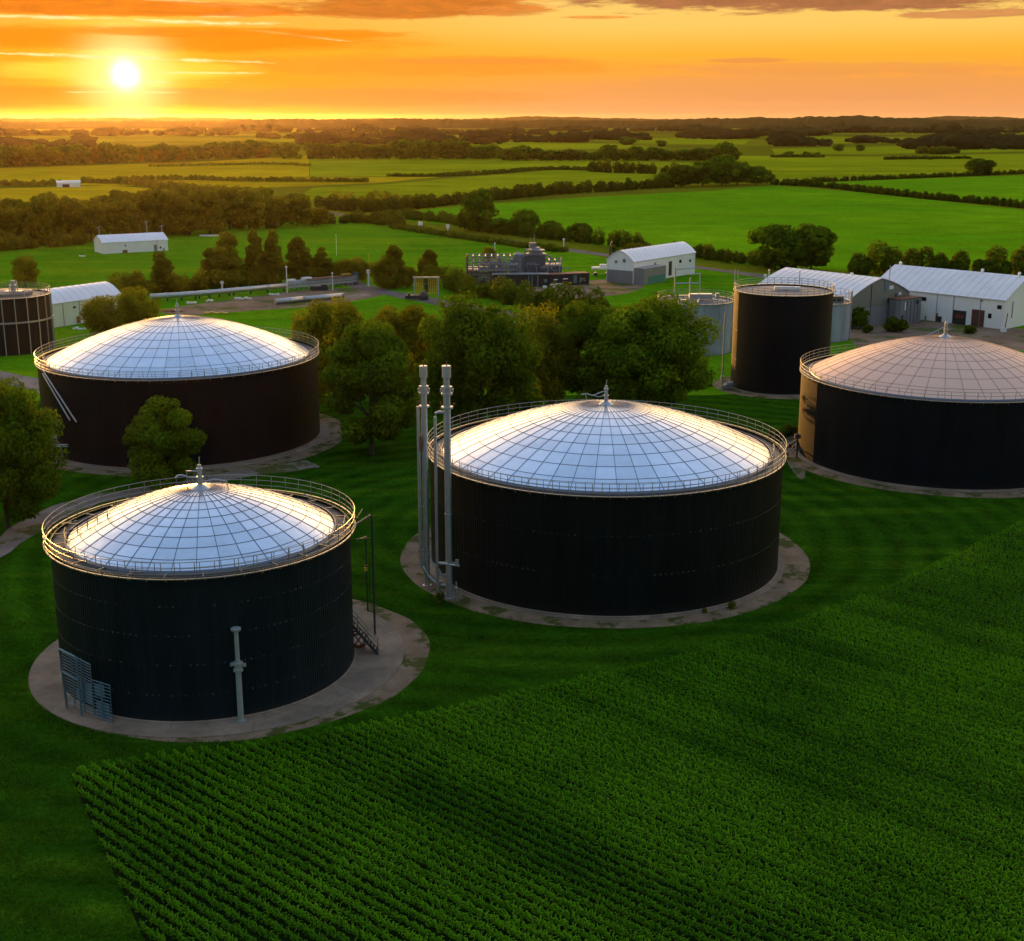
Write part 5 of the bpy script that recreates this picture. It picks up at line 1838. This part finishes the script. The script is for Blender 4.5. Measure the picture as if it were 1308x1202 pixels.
# long white barn on the left field
b2 = shed("long white barn standing alone on the left field before the golden belt of trees", P(132, 324.5), P(215, 320), 9.0, 3.3, 5.2, white_metal, roof_metal, 0.25, 0.2)
LB2 = float(np.linalg.norm(P(215, 320) - P(132, 324.5)))
for x, z, w, h, m, nm in ((LB2 * 0.34, 1.9, 0.35, 0.6, dark_door, "vent"), (LB2 * 0.33, 0.0, 1.5, 0.9, rust_m, "rusty_hatch"), (LB2 * 0.80, 0.0, 0.9, 2.0, grey_metal, "door"), (LB2 * 0.88, 0.7, 0.5, 0.7, dark_door, "window"), (LB2 * 0.93, 0.0, 0.4, 0.8, rust_m, "rusty_box"), (LB2 * 0.83, 0, 0.1, 3.2, grey_metal, "downpipe")):
    front(b2, x, z, w, h, m, nm, 0.06)
MB().box((LB2 * 0.82, 0.0, 4.2), (0.2, 0.2, 0.2)).build("ridge_cap", roof_metal, b2)
for (px, py, top, lab) in ((128, 303, 290, "thin pale mast behind the long white barn's left end"), (189, 300, 283, "forked pale mast behind the long white barn"), (208, 299, 289, "thin pale mast behind the long white barn's right end")):
    p = P(px, 314)
    t = thing("mast", lab, "mast", p)
    hh = ztop(p, top)
    MB().tube((0, 0, 0), (0, 0, hh), 0.14, 5).build("pole", galv, t)
    MB().bar((-0.8, 0, hh - 0.3), (0.7, 0, hh + 0.4), 0.16, 0.16).build("arm", galv, t)
# white gabled shed
b3 = shed("white round-gabled shed with a lean-to beside the road, right of the dark plant", (30.1, 331.1), (48.5, 355.0), 8.0, 5.5, 8.0, white_metal, roof_metal, 0.6, 0.2, "shed", "shed")
for x, z, w, h, m, nm in ((17.5, 0.6, 1.5, 3.6, dark_door, "door"), (22.5, 3.4, 1.1, 0.8, glass_dark, "window"), (27.5, 3.2, 0.8, 0.7, glass_dark, "window"), (10.0, 3.9, 0.8, 0.6, grey_metal, "vent")):
    front(b3, x, z, w, h, m, nm)
for y, z, s_ in ((2.8, 5.6, 0.5), (5.2, 5.2, 0.4)):
    MB().tube((-0.07, y, z), (-0.02, y, z), s_, 14).build("round_vent", grey_metal, b3)
side(b3, -0.05, 4.0, 0.0, 7.6, 3.2, grey_metal, "lower_cladding", 0.06)
mb = MB().box((5.2, -1.6, 2.0), (10.2, 3.0, 4.0))
mb.build("lean_to", grey_metal, b3)
front(b3, 5.9, 0.05, 7.8, 1.9, teal_metal, "teal_panel", 0.05, -3.13)
p = P(785, 362)
t = thing("vent_stack", "dark upright pipe beside the white round-gabled shed's gable", "pipe", P(779, 357))
MB().tube((0, 0, 0), (0, 0, 8.6), 0.32, 8).build("pipe", darksteel, t)
MB().box((0.6, 0, 4.5), (0.9, 0.6, 1.2)).tube((0, 0, 8.6), (0.5, 0, 9.6), 0.2, 6).build("fan_box", darksteel, t)
p = P(768, 352)
t = thing("equipment_trailer", "small pale equipment trailer between the dark plant and the white round-gabled shed", "trailer", p)
MB().box((0, 0, 2.0), (5.0, 2.0, 0.5)).box((0.6, 0, 2.6), (2.2, 1.2, 0.7)).build("deck", white_paint, t)
MB().tube((-1.5, -1.1, 0.45), (-1.5, 1.1, 0.45), 0.45, 12).tube((1.5, -1.1, 0.45), (1.5, 1.1, 0.45), 0.45, 12).build("wheel", darksteel, t)
MB().tube((-2.4, 0, 0), (-2.2, 0, 2.0), 0.12, 5).tube((2.3, 0, 0), (2.2, 0, 2.0), 0.12, 5).tube((0, 0, 0.4), (0, 0, 2.0), 0.12, 5).build("leg", galv, t)
# arched grey shed, gable turned to the right
G1 = np.array(P(1159, 409)[:2])
ax = np.array([P(1040, 346, 8.8)[0] - P(1095, 353, 8.8)[0], P(1040, 346, 8.8)[1] - P(1095, 353, 8.8)[1]])
print("shed axis", ax, np.linalg.norm(ax))
ax = np.array([-0.62, 0.785])
gdir = np.array([-0.785, -0.62])
Dg = 19.5
G0 = G1 + gdir * Dg
# local x from G0 to the back, y towards ... : front wall runs along the ridge direction
b4 = shed("grey-green shed with a curved pale roof, its gable facing the dirt yard", G0 + ax * 24.0, G0, Dg, 5.7, 9.2, olive_metal, roof_metal2, 0.45, 0.25, "shed", "shed", 24.0, olive_metal)
LX = 24.0
side(b4, LX + 0.04, Dg * 0.36, 0.0, 0.14, 8.2, dark_door, "corner_post", 0.06)
side(b4, LX + 0.03, Dg * 0.45, 0.0, 8.6, 3.6, grey_metal, "cladding", 0.05)
for y, z, w, h, m, nm in ((11.6, 6.6, 1.0, 2.0, teal_steel, "panel"), (13.3, 6.8, 1.3, 0.7, white_paint, "window"), (16.3, 5.4, 0.8, 0.6, white_paint, "window"), (15.0, 5.2, 0.5, 0.6, dark_door, "vent"), (12.6, 4.2, 0.6, 0.7, dark_door, "vent"), (3.5, 0.0, 3.0, 3.2, grey_metal, "door")):
    side(b4, LX + 0.05, y, z, w, h, m, nm, 0.07)
MB().tube((LX - 0.5, 13.2, 8.4), (LX - 0.5, 13.2, 11.5), 0.10, 5).build("roof_mast", galv, b4)
MB().box((LX - 9, 12.2, 8.9), (0.5, 0.5, 0.9)).build("roof_vent", white_paint, b4)
# grey half-round store leaning on that gable
pq = G1 + gdir * 4.4 + np.array([0.785, -0.62]) * 0.35 * 0
t = thing("annex", "low grey round-cornered store with a rusty top edge against the curved-roof shed", "store", (G1[0] + gdir[0] * 3.6 + 0.62 * 1.55, G1[1] + gdir[1] * 3.6 - 0.785 * 1.55, 0.0), math.atan2(gdir[1], gdir[0]))
prof = [(-3.4, -1.5), (3.4, -1.5)]
for i in range(9):
    a = -math.pi / 2 + math.pi * i / 8
pts = [(-3.5, -1.5), (3.2, -1.5), (3.5, -1.0), (3.6, 0.6), (3.2, 1.5), (-3.5, 1.5)]
MB().prism(pts, 0, 4.9).build("wall", grey_metal, t)
MB().prism([(x * 1.02, y * 1.02) for x, y in pts], 4.9, 5.15).build("roof_edge", rust_m, t)
MB().box((-2.2, 1.52, 4.2), (0.9, 0.06, 0.8)).build("window", dark_door, t)
MB().box((1.8, 1.53, 3.6), (0.3, 0.08, 1.6)).build("pale_strip", white_metal, t)
MB().box((2.6, 1.54, 1.6), (0.5, 0.1, 0.6)).build("vent", dark_door, t)
for x in (-2.4, -1.2, 0.0, 1.2):
    MB().box((x, 1.53, 2.4), (0.08, 0.06, 4.6)).build("wall_rib", darksteel, t)
# long white barn at the right
B5X = (P(1281, 421) - P(1162, 406.5)) / np.linalg.norm(P(1281, 421) - P(1162, 406.5))
b5 = shed("long white barn with two dark doors at the dirt yard's right", P(1162, 406.5) - B5X * 9.0, P(1281, 421), 16.0, 5.7, 9.6, white_metal, roof_metal2, 0.18, 0.3)
L5 = float(np.linalg.norm(P(1281, 421) - P(1162, 406.5))) + 9.0


def fx(px):
    """distance along the right barn's front wall for a column of the photograph"""
    A, B = P(1162, 406.5), P(1281, 421)
    best = min(range(401), key=lambda i: abs(proj(A + (B - A) * i / 400)[0] - px))
    return 9.0 + (L5 - 9.0) * best / 400


d1 = front(b5, (fx(1216) + fx(1233)) / 2, 0, fx(1233) - fx(1216), 2.75, dark_door, "dark_door")
d1['label'] = "black double door with faint red marks"
d2 = front(b5, (fx(1240) + fx(1256)) / 2, 0, fx(1256) - fx(1240), 3.3, brown_door, "brown_door")
d2['label'] = "brown wooden double door"
for k, px in enumerate((1221, 1224.5, 1228)):
    m_ = MB().box((fx(px), -0.055, 1.55 + 0.05 * (k % 2)), (0.14, 0.02, 0.7)).box((fx(px) + 0.18, -0.055, 1.75), (0.3, 0.02, 0.12)).box((fx(px) + 0.14, -0.057, 1.42), (0.26, 0.02, 0.12))
    m_.build("red_mark", red_paint, d1).parent = d1
for px in (1245, 1251):
    MB().box((fx(px), -0.055, 2.0), (0.35, 0.02, 0.3)).build("pane", rust_m, d2)
for px, z, w, h, m, nm in ((1176, 3.9, 1.9, 0.75, glass_dark, "window"), (1274, 3.9, 0.9, 0.75, glass_dark, "window"), (1263, 1.9, 0.7, 0.95, glass_dark, "window"), (1196, 0.9, 0.45, 0.8, rust_m, "meter_box"), (1251, 5.0, 0.6, 0.25, grey_metal, "lamp"), (1199, 0.0, 1.2, 1.1, dark_door, "hatch"), (1182, 0, 0.2, 0.9, darksteel, "bollard_pipe")):
    front(b5, fx(px), z, w, h, m, nm, 0.07)
for px in (1195, 1216, 1250):
    front(b5, fx(px), 0.0, 0.10, 5.5, grey_metal, "downpipe", 0.07)
side(b5, L5 + 0.04, 3.0, 2.0, 0.14, 3.2, darksteel, "wall_pipe", 0.1)
for px, zz in ((1158, 9.4), (1223, 9.7), (1270, 9.6)):
    MB().lathe([(0.25, 0), (0.25, 0.5), (0.4, 0.55), (0.05, 0.9)], 10).build("roof_vent", white_metal, b5, False, (fx(px) if px > 1163 else 1.0, 8.0, 9.6))
for (px, py, lab, w, h, m) in ((1159, 404, "dark upright cabinet in the corner between the grey store and the long white barn", 1.0, 3.0, darksteel), (1271, 418, "rusty small machine standing at the long white barn's right corner", 1.0, 1.3, rust_m)):
    p = P(px, py)
    t = thing("cabinet", lab, "cabinet", p)
    MB().box((0, 0, h / 2), (w, 0.7, h)).build("body", m, t)
    MB().box((0.1, 0, h + 0.15), (w * 0.5, 0.5, 0.3)).tube((-w * 0.3, 0, h), (-w * 0.3, 0, h + 0.6), 0.08, 5).build("top_fitting", darksteel, t)
p = P(1283, 424)
t = thing("signpost", "thin post with a white base block at the right barn's corner", "post", p)
MB().tube((0, 0, 0), (0.3, 0, 3.6), 0.09, 5).build("post", darksteel, t)
MB().box((-0.2, 0, 0.4), (0.9, 0.6, 0.8)).build("base_block", white_paint, t)
# small white shelter far out in the golden field
p = P(73, 239.5)
q = P(103, 239)
sh = thing("shelter", "tiny long white shelter in the golden field under the sun", "shelter", p, math.atan2((q - p)[1], (q - p)[0]))
Ls = float(np.linalg.norm(q - p))
MB().prism([(0, 0), (Ls, 0), (Ls, 5), (0, 5)], 0, 2.6).build("wall", white_metal, sh)
rf = MB()
for i in range(7):
    pass
rf.addv([(x, y, z) for x in (-0.2, Ls + 0.2) for (y, z) in ((-0.3, 2.6), (0.6, 3.5), (2.5, 3.9), (4.4, 3.5), (5.3, 2.6))], [(0, 1, 6, 5), (1, 2, 7, 6), (2, 3, 8, 7), (3, 4, 9, 8), (4, 3, 2, 1, 0), (5, 6, 7, 8, 9), (0, 5, 9, 4)])
rf.build("roof", white_metal, sh)
front(sh, Ls * 0.38, 0.0, Ls * 0.3, 1.8, rust_m, "opening", 0.05)

# ------------------------------------------------------------------ the dark process plant
PO = P(675, 366)
KM = 1.0 / scale_at(PO)
pl = thing("process_plant", "dark process plant of racks, vessels and pipes beyond the asphalt track", "plant", PO)
ppx = lambda px: (px - 675) * KM
ppz = lambda py, y=0.0: max(0.0, (366 - y * 0.62 - py) * KM)
rp = random.Random(5)
plant_m = simple("plant_steel", (0.22, 0.225, 0.24), 0.5, 0.4, 0.5, 1.0)
plant_d = simple("plant_dark", (0.09, 0.092, 0.10), 0.55, 0.2, 0.5, 0.8)


def grid(x0, x1, y0, y1, z0, z1, nx, ny, nz_, r_):
    mb = MB()
    for i in range(nx + 1):
        for j in range(ny + 1):
            x, y = x0 + (x1 - x0) * i / nx, y0 + (y1 - y0) * j / ny
            mb.tube((x, y, z0), (x, y, z1), r_, 4)
    for k in range(1, nz_ + 1):
        z = z0 + (z1 - z0) * k / nz_
        for j in range(ny + 1):
            y = y0 + (y1 - y0) * j / ny
            mb.tube((x0, y, z), (x1, y, z), r_, 4)
        for i in range(nx + 1):
            x = x0 + (x1 - x0) * i / nx
            mb.tube((x, y0, z), (x, y1, z), r_, 4)
    return mb


grid(ppx(596), ppx(652), 5, 11, 0, ppz(326, 8), 7, 1, 5, 0.13).build("pipe_rack", plant_m, pl)
grid(ppx(612), ppx(660), 2.5, 5, 0, ppz(337, 4), 8, 1, 4, 0.12).build("front_rack", plant_m, pl)
grid(ppx(672), ppx(718), 9, 15, 0, ppz(331, 12), 6, 1, 5, 0.12).build("rear_rack", plant_m, pl)
mb = MB().box((ppx(620), 8, ppz(341, 8) - 0.3), (ppx(646) - ppx(596), 6.4, 0.25)).box((ppx(632), 4.0, ppz(345, 4)), (ppx(660) - ppx(608), 3.4, 0.22))
mb.box((ppx(695), 12, ppz(337, 12)), (9.0, 6.5, 0.25))
mb.build("platform", plant_m, pl)
mb = MB().box((ppx(704), 10, ppz(338, 10) / 2), (ppx(719) - ppx(690), 5, ppz(338, 10))).box((ppx(684), 10, ppz(325, 10) / 2), (ppx(698) - ppx(671), 4.5, ppz(325, 10))).box((ppx(604), 7, ppz(346, 7) / 2), (3.6, 3, ppz(346, 7)))
mb.build("equipment_block", plant_d, pl)
for (px, top, r_, y) in ((662, 323, 1.15, 8), (669, 326, 0.9, 9), (656, 330, 0.7, 8), (638, 328, 0.6, 7), (629, 333, 0.8, 7)):
    h_ = ppz(top, y)
    MB().lathe([(r_, 0), (r_, h_ - 0.5), (r_ * 1.08, h_ - 0.45), (r_ * 1.08, h_ - 0.3), (r_ * 0.8, h_ - 0.1), (r_ * 0.3, h_ + 0.1), (0.2, h_ + 0.12), (0.2, h_ + 0.5)], 14, (ppx(px), y)).build("vessel", plant_m, pl)
y = 10.0
zt = ppz(325, y)
mb = MB().lathe([(1.9, zt), (2.6, zt + 0.1), (2.6, zt + 0.35), (1.8, zt + 0.4), (1.8, zt + 1.0), (2.3, zt + 1.05), (2.3, zt + 1.3), (1.2, zt + 1.4), (1.0, zt + 1.9)], 18, (ppx(685), y))
mb.box((ppx(681), y, zt + 2.3), (1.7, 1.3, 1.4)).tube((ppx(683), y, zt + 2.6), (ppx(683), y, zt + 5.0), 0.11, 5).tube((ppx(679), y, zt + 2.6), (ppx(679), y, zt + 4.2), 0.09, 5).tube((ppx(671), y, zt - 1), (ppx(671), y, zt + 1.4), 0.22, 6).tube((ppx(671), y, zt + 1.3), (ppx(680), y, zt + 1.2), 0.2, 6)
mb.bar((ppx(690), y, zt + 0.3), (ppx(704), y, zt - 0.4), 0.35, 0.35).tube((ppx(704), y, zt - 0.2), (ppx(704), y, zt - 2.2), 0.2, 6)
mb.build("tower_head", plant_m, pl)
mb = MB()
for i in range(70):
    x = rp.uniform(ppx(600), ppx(716))
    yy = rp.uniform(1.5, 10)
    z = rp.uniform(1.2, ppz(334, yy))
    if ppx(660) > x:
        z *= 0.9
    if rp.random() < 0.45:
        mb.tube((x, yy, z), (x + rp.uniform(0.8, 3.5), yy, z), rp.uniform(0.07, 0.17), 5)
    elif rp.random() < 0.7:
        mb.tube((x, yy, max(0, z - rp.uniform(0.6, 2.2))), (x, yy, z), rp.uniform(0.07, 0.17), 5)
    else:
        mb.path([(x, yy, z), (x + 0.5, yy, z + 0.5), (x + 1.1, yy, z + 0.5), (x + 1.4, yy, z - 0.5)], rp.uniform(0.07, 0.14), 5)
build_each(mb, "pipe", plant_m, pl)
mb = MB()
for i in range(24):
    x = rp.uniform(ppx(604), ppx(716))
    yy = rp.uniform(1.5, 9)
    z = rp.uniform(0.5, ppz(341, yy))
    mb.box((x, yy, z), (rp.uniform(0.4, 1.4), rp.uniform(0.4, 1.0), rp.uniform(0.3, 1.0)))
mb.build("fittings", plant_d, pl)
MB().tube((ppx(597), 5, 0), (ppx(597), 5, ppz(325, 5)), 0.25, 6).build("corner_post", rust_m, pl)
MB().tube((ppx(718), 9, 0), (ppx(718), 9, ppz(328, 9)), 0.2, 6).build("corner_post", galv, pl)
cA, cB = P(630, 366.5), P(701, 366)
t = thing("container_block", "long black sheet container with a pale flat roof in front of the dark plant", "container", cA, math.atan2((cB - cA)[1], (cB - cA)[0]))
Lc = float(np.linalg.norm(cB - cA))
MB().box((Lc / 2, 1.4, 1.45), (Lc, 2.8, 2.9)).build("body", black_box, t)
MB().box((Lc / 2, 1.4, 3.0), (Lc + 0.3, 3.2, 0.18)).build("roof", grey_metal, t)
for x, w in ((Lc * 0.28, 0.9), (Lc * 0.39, 0.6), (Lc * 0.64, 0.25), (Lc * 0.70, 0.25), (Lc * 0.80, 0.3)):
    front(t, x, 0.1, w, 2.6, teal_steel if w < 0.5 else darksteel, "door_panel", 0.06)
front(t, Lc * 0.94, 1.0, 0.8, 0.8, teal_steel, "round_panel", 0.08)
t = thing("container_block", "black container with a rusty roof and small white lettering at the dark plant's right end", "container", P(702, 365.5), 0.0)
cA, cB = P(702, 365.5), P(756, 358.5)
dirc = (cB - cA)
t.rotation_euler = (0, 0, math.atan2(dirc[1], dirc[0]) * 0.45)
Lc = 10.6
MB().box((Lc / 2, 1.6, 1.35), (Lc, 3.2, 2.7)).build("body", black_box, t)
MB().box((Lc / 2, 1.6, 2.79), (Lc + 0.2, 3.5, 0.16)).build("roof", rust_m, t)
for x, z, w, h, m in ((1.6, 1.4, 1.0, 0.25, white_paint), (4.2, 1.5, 1.3, 0.25, white_paint), (6.8, 0.5, 0.9, 1.9, teal_steel)):
    front(t, x, z, w, h, m, "panel", 0.05)
fc = bpy.data.curves.new("lettering", 'FONT')
fc.body = "Jrt"
fc.size = 1.5
fc.extrude = 0.02
fo = bpy.data.objects.new("tmp", fc)
C.objects.link(fo)
dg = bpy.context.evaluated_depsgraph_get()
fm = bpy.data.meshes.new_from_object(fo.evaluated_get(dg))
bpy.data.objects.remove(fo)
fm.materials.clear()
fm.materials.append(galv)
lo_ = bpy.data.objects.new("lettering", fm)
C.objects.link(lo_)
lo_.parent = t
lo_.rotation_euler = (math.pi / 2, 0, 0)
lo_.location = (8.0, -0.05, 0.9)
rr = random.Random(8)
for i, (px, py, lab) in enumerate(((697, 369, "white sack heap on the ground before the black container"), (708, 367, "upright white drum by the rusty-roofed container"), (714, 366, "small white chair-like crate by the rusty-roofed container"), (705, 373, "flat white rubble on the plant's dirt yard"))):
    p = P(px, py)
    mb = MB()
    for k in range(4):
        mb.box((rr.uniform(-.6, .6), rr.uniform(-.3, .3), 0.25 + 0.12 * k), (rr.uniform(.5, 1.0), .6, rr.uniform(.3, .5)), rr.uniform(0, 1))
    tag(mb.build("debris", white_paint, None, False, p), lab, "debris")

# ------------------------------------------------------------------ pipelines and the gantry
def duct(label, pxs, r_, zc, legs, mat=galv, flanges=True):
    p0 = P(*pxs[0])
    t = thing("duct", label, "pipe", p0)
    pts = [np.append(P(*q)[:2] - p0[:2], zc) for q in pxs]
    MB().path(pts, r_, 12).build("pipe", mat, t, True)
    mb = MB()
    for i in range(1, len(pts)):
        for f in np.linspace(0, 1, legs + 1):
            q = pts[i - 1] + (pts[i] - pts[i - 1]) * f
            d_ = (pts[i] - pts[i - 1]) / np.linalg.norm(pts[i] - pts[i - 1])
            mb.path([q - d_ * 0.09, q + d_ * 0.09], r_ * 1.14, 12)
    mb.build("flange", mat, t)
    if zc > r_ + 0.2:
        mb = MB()
        for i in range(1, len(pts)):
            for f in np.linspace(0.05, 0.95, legs + 1):
                q = pts[i - 1] + (pts[i] - pts[i - 1]) * f
                mb.box((q[0], q[1], (zc - r_) / 2), (0.3, 0.6, zc - r_ + 0.05))
        mb.build("saddle", darksteel, t)
    return t


duct("long silver duct running from the left back dome's tip across the pipe yard", ((193, 386), (253, 382), (295, 378), (366, 371.5)), 0.60, 1.25, 3)
duct("short thick silver pipe lying on the grass in front of the pipe yard", ((352, 389), (388, 385.5)), 0.62, 0.64, 2)
duct("second short silver pipe lying end to end on the grass", ((390, 385.3), (438, 381)), 0.60, 0.62, 2)
p0 = P(367, 371)
e0 = P(454, 363)
t = thing("duct_bridge", "openwork pipe bridge with a blue-grey end panel right of the long duct", "pipe bridge", p0)
dvv = e0 - p0
Lb = float(np.linalg.norm(dvv))
t.rotation_euler = (0, 0, math.atan2(dvv[1], dvv[0]))
grid(0, Lb, -0.8, 0.8, 0.0, 2.1, 14, 1, 3, 0.09).build("frame", galv, t)
MB().tube((0, 0, 1.6), (Lb, 0, 1.6), 0.45, 10).tube((0, -0.5, 0.9), (Lb, -0.5, 0.9), 0.2, 8).build("pipe", galv, t)
MB().box((Lb + 0.1, 0, 1.5), (0.25, 2.4, 3.0)).build("end_panel", teal_steel, t)
MB().box((Lb * 0.6, 0, 2.3), (Lb * 0.7, 1.8, 0.12)).build("deck", rust_m, t)
MB().box((Lb * 0.28, 0, 2.5), (2.4, 1.2, 0.5)).box((Lb * 0.06, 0, 2.4), (1.8, 1.2, 0.4)).build("roof_unit", white_paint, t)
MB().box((Lb * 0.86, 0, 2.7), (2.6, 0.5, 0.3)).build("yellow_box", yellow_paint, t)
p = P(408, 371)
t = thing("machine", "low black machine under the pipe bridge", "machine", p)
MB().box((0, 0, 0.6), (4.2, 1.2, 0.9)).box((1.2, 0, 1.2), (1.4, 1.0, 0.5)).build("body", darksteel, t)
MB().tube((-1.2, -0.7, 0.35), (-1.2, 0.7, 0.35), 0.35, 10).tube((1.2, -0.7, 0.35), (1.2, 0.7, 0.35), 0.35, 10).build("wheel", darksteel, t)
for (px, py, top, r_, lab, m) in ((367, 374, 341, 0.13, "tall thin white mast at the long duct's right end", white_paint), (425, 371, 349, 0.12, "thin white mast at the pipe bridge", white_paint), (471, 366, 347, 0.28, "thick white post with a dark top at the pipe bridge's right end", white_paint),
                                  (430, 326, 300, 0.07, "thin pale bent pole in the meadow behind the conical trees", white_paint), (471, 344, 325, 0.07, "thin yellow pole rising behind the white post", yellow_paint),
                                  (284, 370, 361, 0.22, "short white valve post behind the long duct", white_paint), (537, 292, 286, 0.5, "white roadside marker near the left end of the upper road", white_paint), (572, 296, 289, 0.4, "white roadside marker before the tall round tree", white_paint),
                                  (632, 320, 311, 0.16, "thin white roadside post behind the dark plant", white_paint), (720, 316, 306, 0.2, "roadside post with a pale lamp, right of the dark plant's mast", white_paint),
                                  (1143, 350, 346, 0.3, "white vent post behind the curved-roof shed", white_paint), (982, 358, 345, 0.14, "pale post at the road behind the tall black tank", white_paint), (977, 362, 352, 0.2, "short pale post left of the curved-roof shed", white_paint)):
    p = P(px, py)
    h_ = ztop(p, top)
    t = thing("post", lab, "post", p)
    MB().tube((0, 0, 0), (0, 0, h_), r_, 6, r_ * 0.8).build("pole", m, t)
    MB().box((0, 0, h_), (r_ * 3.2, r_ * 2.4, r_ * 3)).build("pole_cap", m, t)
for i, (px, py, L_, lab, m) in enumerate(((245, 388, 2.2, "small white bundle lying under the long duct's left half", white_paint), (268, 385, 1.6, "small white crate under the long duct's middle", white_paint), (310, 382, 4.0, "row of white pipe offcuts under the long duct", white_paint), (350, 377, 2.4, "white offcuts under the long duct's right end", white_paint),
                                          (215, 398, 6.0, "heap of pinkish pallets right of the left back dome's tip", rust_m), (277, 401, 5.0, "pale timber stack on the grass before the long duct", yellow_paint), (320, 371, 7.0, "white pipe lying on top of the bank behind the long duct", white_paint),
                                          (268, 302, 7.0, "curved pale trough lying in the meadow right of the white barn", white_paint), (101, 421, 2.4, "white sheets on the ground before the pale green shed", white_paint), (105, 328, 2.0, "pale slab left of the long white barn", white_paint),
                                          (610, 408, 7.0, "pale slab glowing between the tree tops by the asphalt track", concrete), (652, 413, 6.0, "flat-roofed low box between the tree tops by the asphalt track", white_paint))):
    p = P(px, py)
    r2 = random.Random(i + 50)
    mb = MB()
    if L_ > 5.5 and m is white_paint and py < 380:
        mb.path([(L_ * f, 1.2 * f * f, 0.3) for f in (-0.5, -0.25, 0, 0.25, 0.5)], 0.3, 6)
    else:
        k = 5
        for q in range(k):
            mb.box(((q - 2) * L_ / k + r2.uniform(-.1, .1), r2.uniform(-.3, .3), 0.12 + r2.uniform(0, .18)), (L_ / k * r2.uniform(0.7, 0.98), r2.uniform(.4, .9), r2.uniform(.2, .45)), r2.uniform(-.3, .3))
    tag(mb.build("materials_pile" if 'post' not in lab else "post", m, None, False, p), lab, "materials")
p = P(545, 382)
t = thing("gantry", "dark goal-shaped gantry frame with amber mesh panels beside the asphalt track", "gantry", p)
wG = 30 / scale_at(p)
hG = ztop(p, 355)
MB().bar((-wG / 2, 0, 0), (-wG / 2, 0, hG), 0.3, 0.3).build("post", galv, t)
MB().bar((wG / 2, 0, -0.0), (wG / 2, 0, hG), 0.35, 0.35).build("post", galv, t)
MB().bar((-wG / 2 - 0.3, 0, hG + 0.1), (wG / 2 + 0.3, 0, hG + 0.1), 0.4, 0.3).build("beam", galv, t)
mb = MB()
for i in range(13):
    x = -wG / 2 + wG * i / 12
    if 4 < i < 7:
        continue
    mb.tube((x, 0.05, 1.2), (x, 0.05, hG), 0.05, 4)
for z in np.linspace(1.2, hG, 12)[:-1]:
    mb.tube((-wG / 2, 0.05, z), (-wG * 0.12, 0.05, z), 0.05, 4).tube((wG * 0.1, 0.05, z), (wG / 2, 0.05, z), 0.05, 4)
mb.build("mesh_panel", yellow_paint, t)
mb = MB().bar((0, 0, 1.5), (0, 0, hG), 0.2, 0.2).box((0, -0.1, 2.8), (0.8, 0.5, 1.2)).box((0.1, -0.1, 1.9), (0.6, 0.5, 0.5))
mb.build("hoist", darksteel, t)
p = P(533, 383)
t = thing("loader", "low black hooded machine at the gantry frame's foot", "machine", p)
MB().box((-0.9, 0, 0.7), (3.6, 1.6, 0.8)).box((-1.8, 0, 1.3), (0.6, 1.2, 0.5)).build("body", darksteel, t)
MB().lathe([(1.1, 0.0), (1.1, 1.0), (0.9, 1.6), (0.4, 1.95), (0.05, 2.0)], 16, (1.5, -0.2)).build("hood", darksteel, t)

# ------------------------------------------------------------------ haze over the whole plain
hm = bpy.data.materials.new("haze_air")
hm.use_nodes = True
g = G(hm.node_tree)
pv = g.n('ShaderNodeVolumePrincipled')
pv.inputs['Color'].default_value = (1.0, 0.72, 0.42, 1)
pv.inputs['Density'].default_value = 0.7e-5
pv.inputs['Density Attribute'].default_value = ""
pv.inputs['Anisotropy'].default_value = 0.84
o_ = g.n('ShaderNodeOutputMaterial')
g.t.links.new(pv.outputs[0], o_.inputs['Volume'])
hz = MB().box((0, 12850, 38.0), (52400, 26700, 79.0)).build("haze", hm)
tag(hz, "thin warm evening haze over the whole plain", "haze", None, 'stuff')
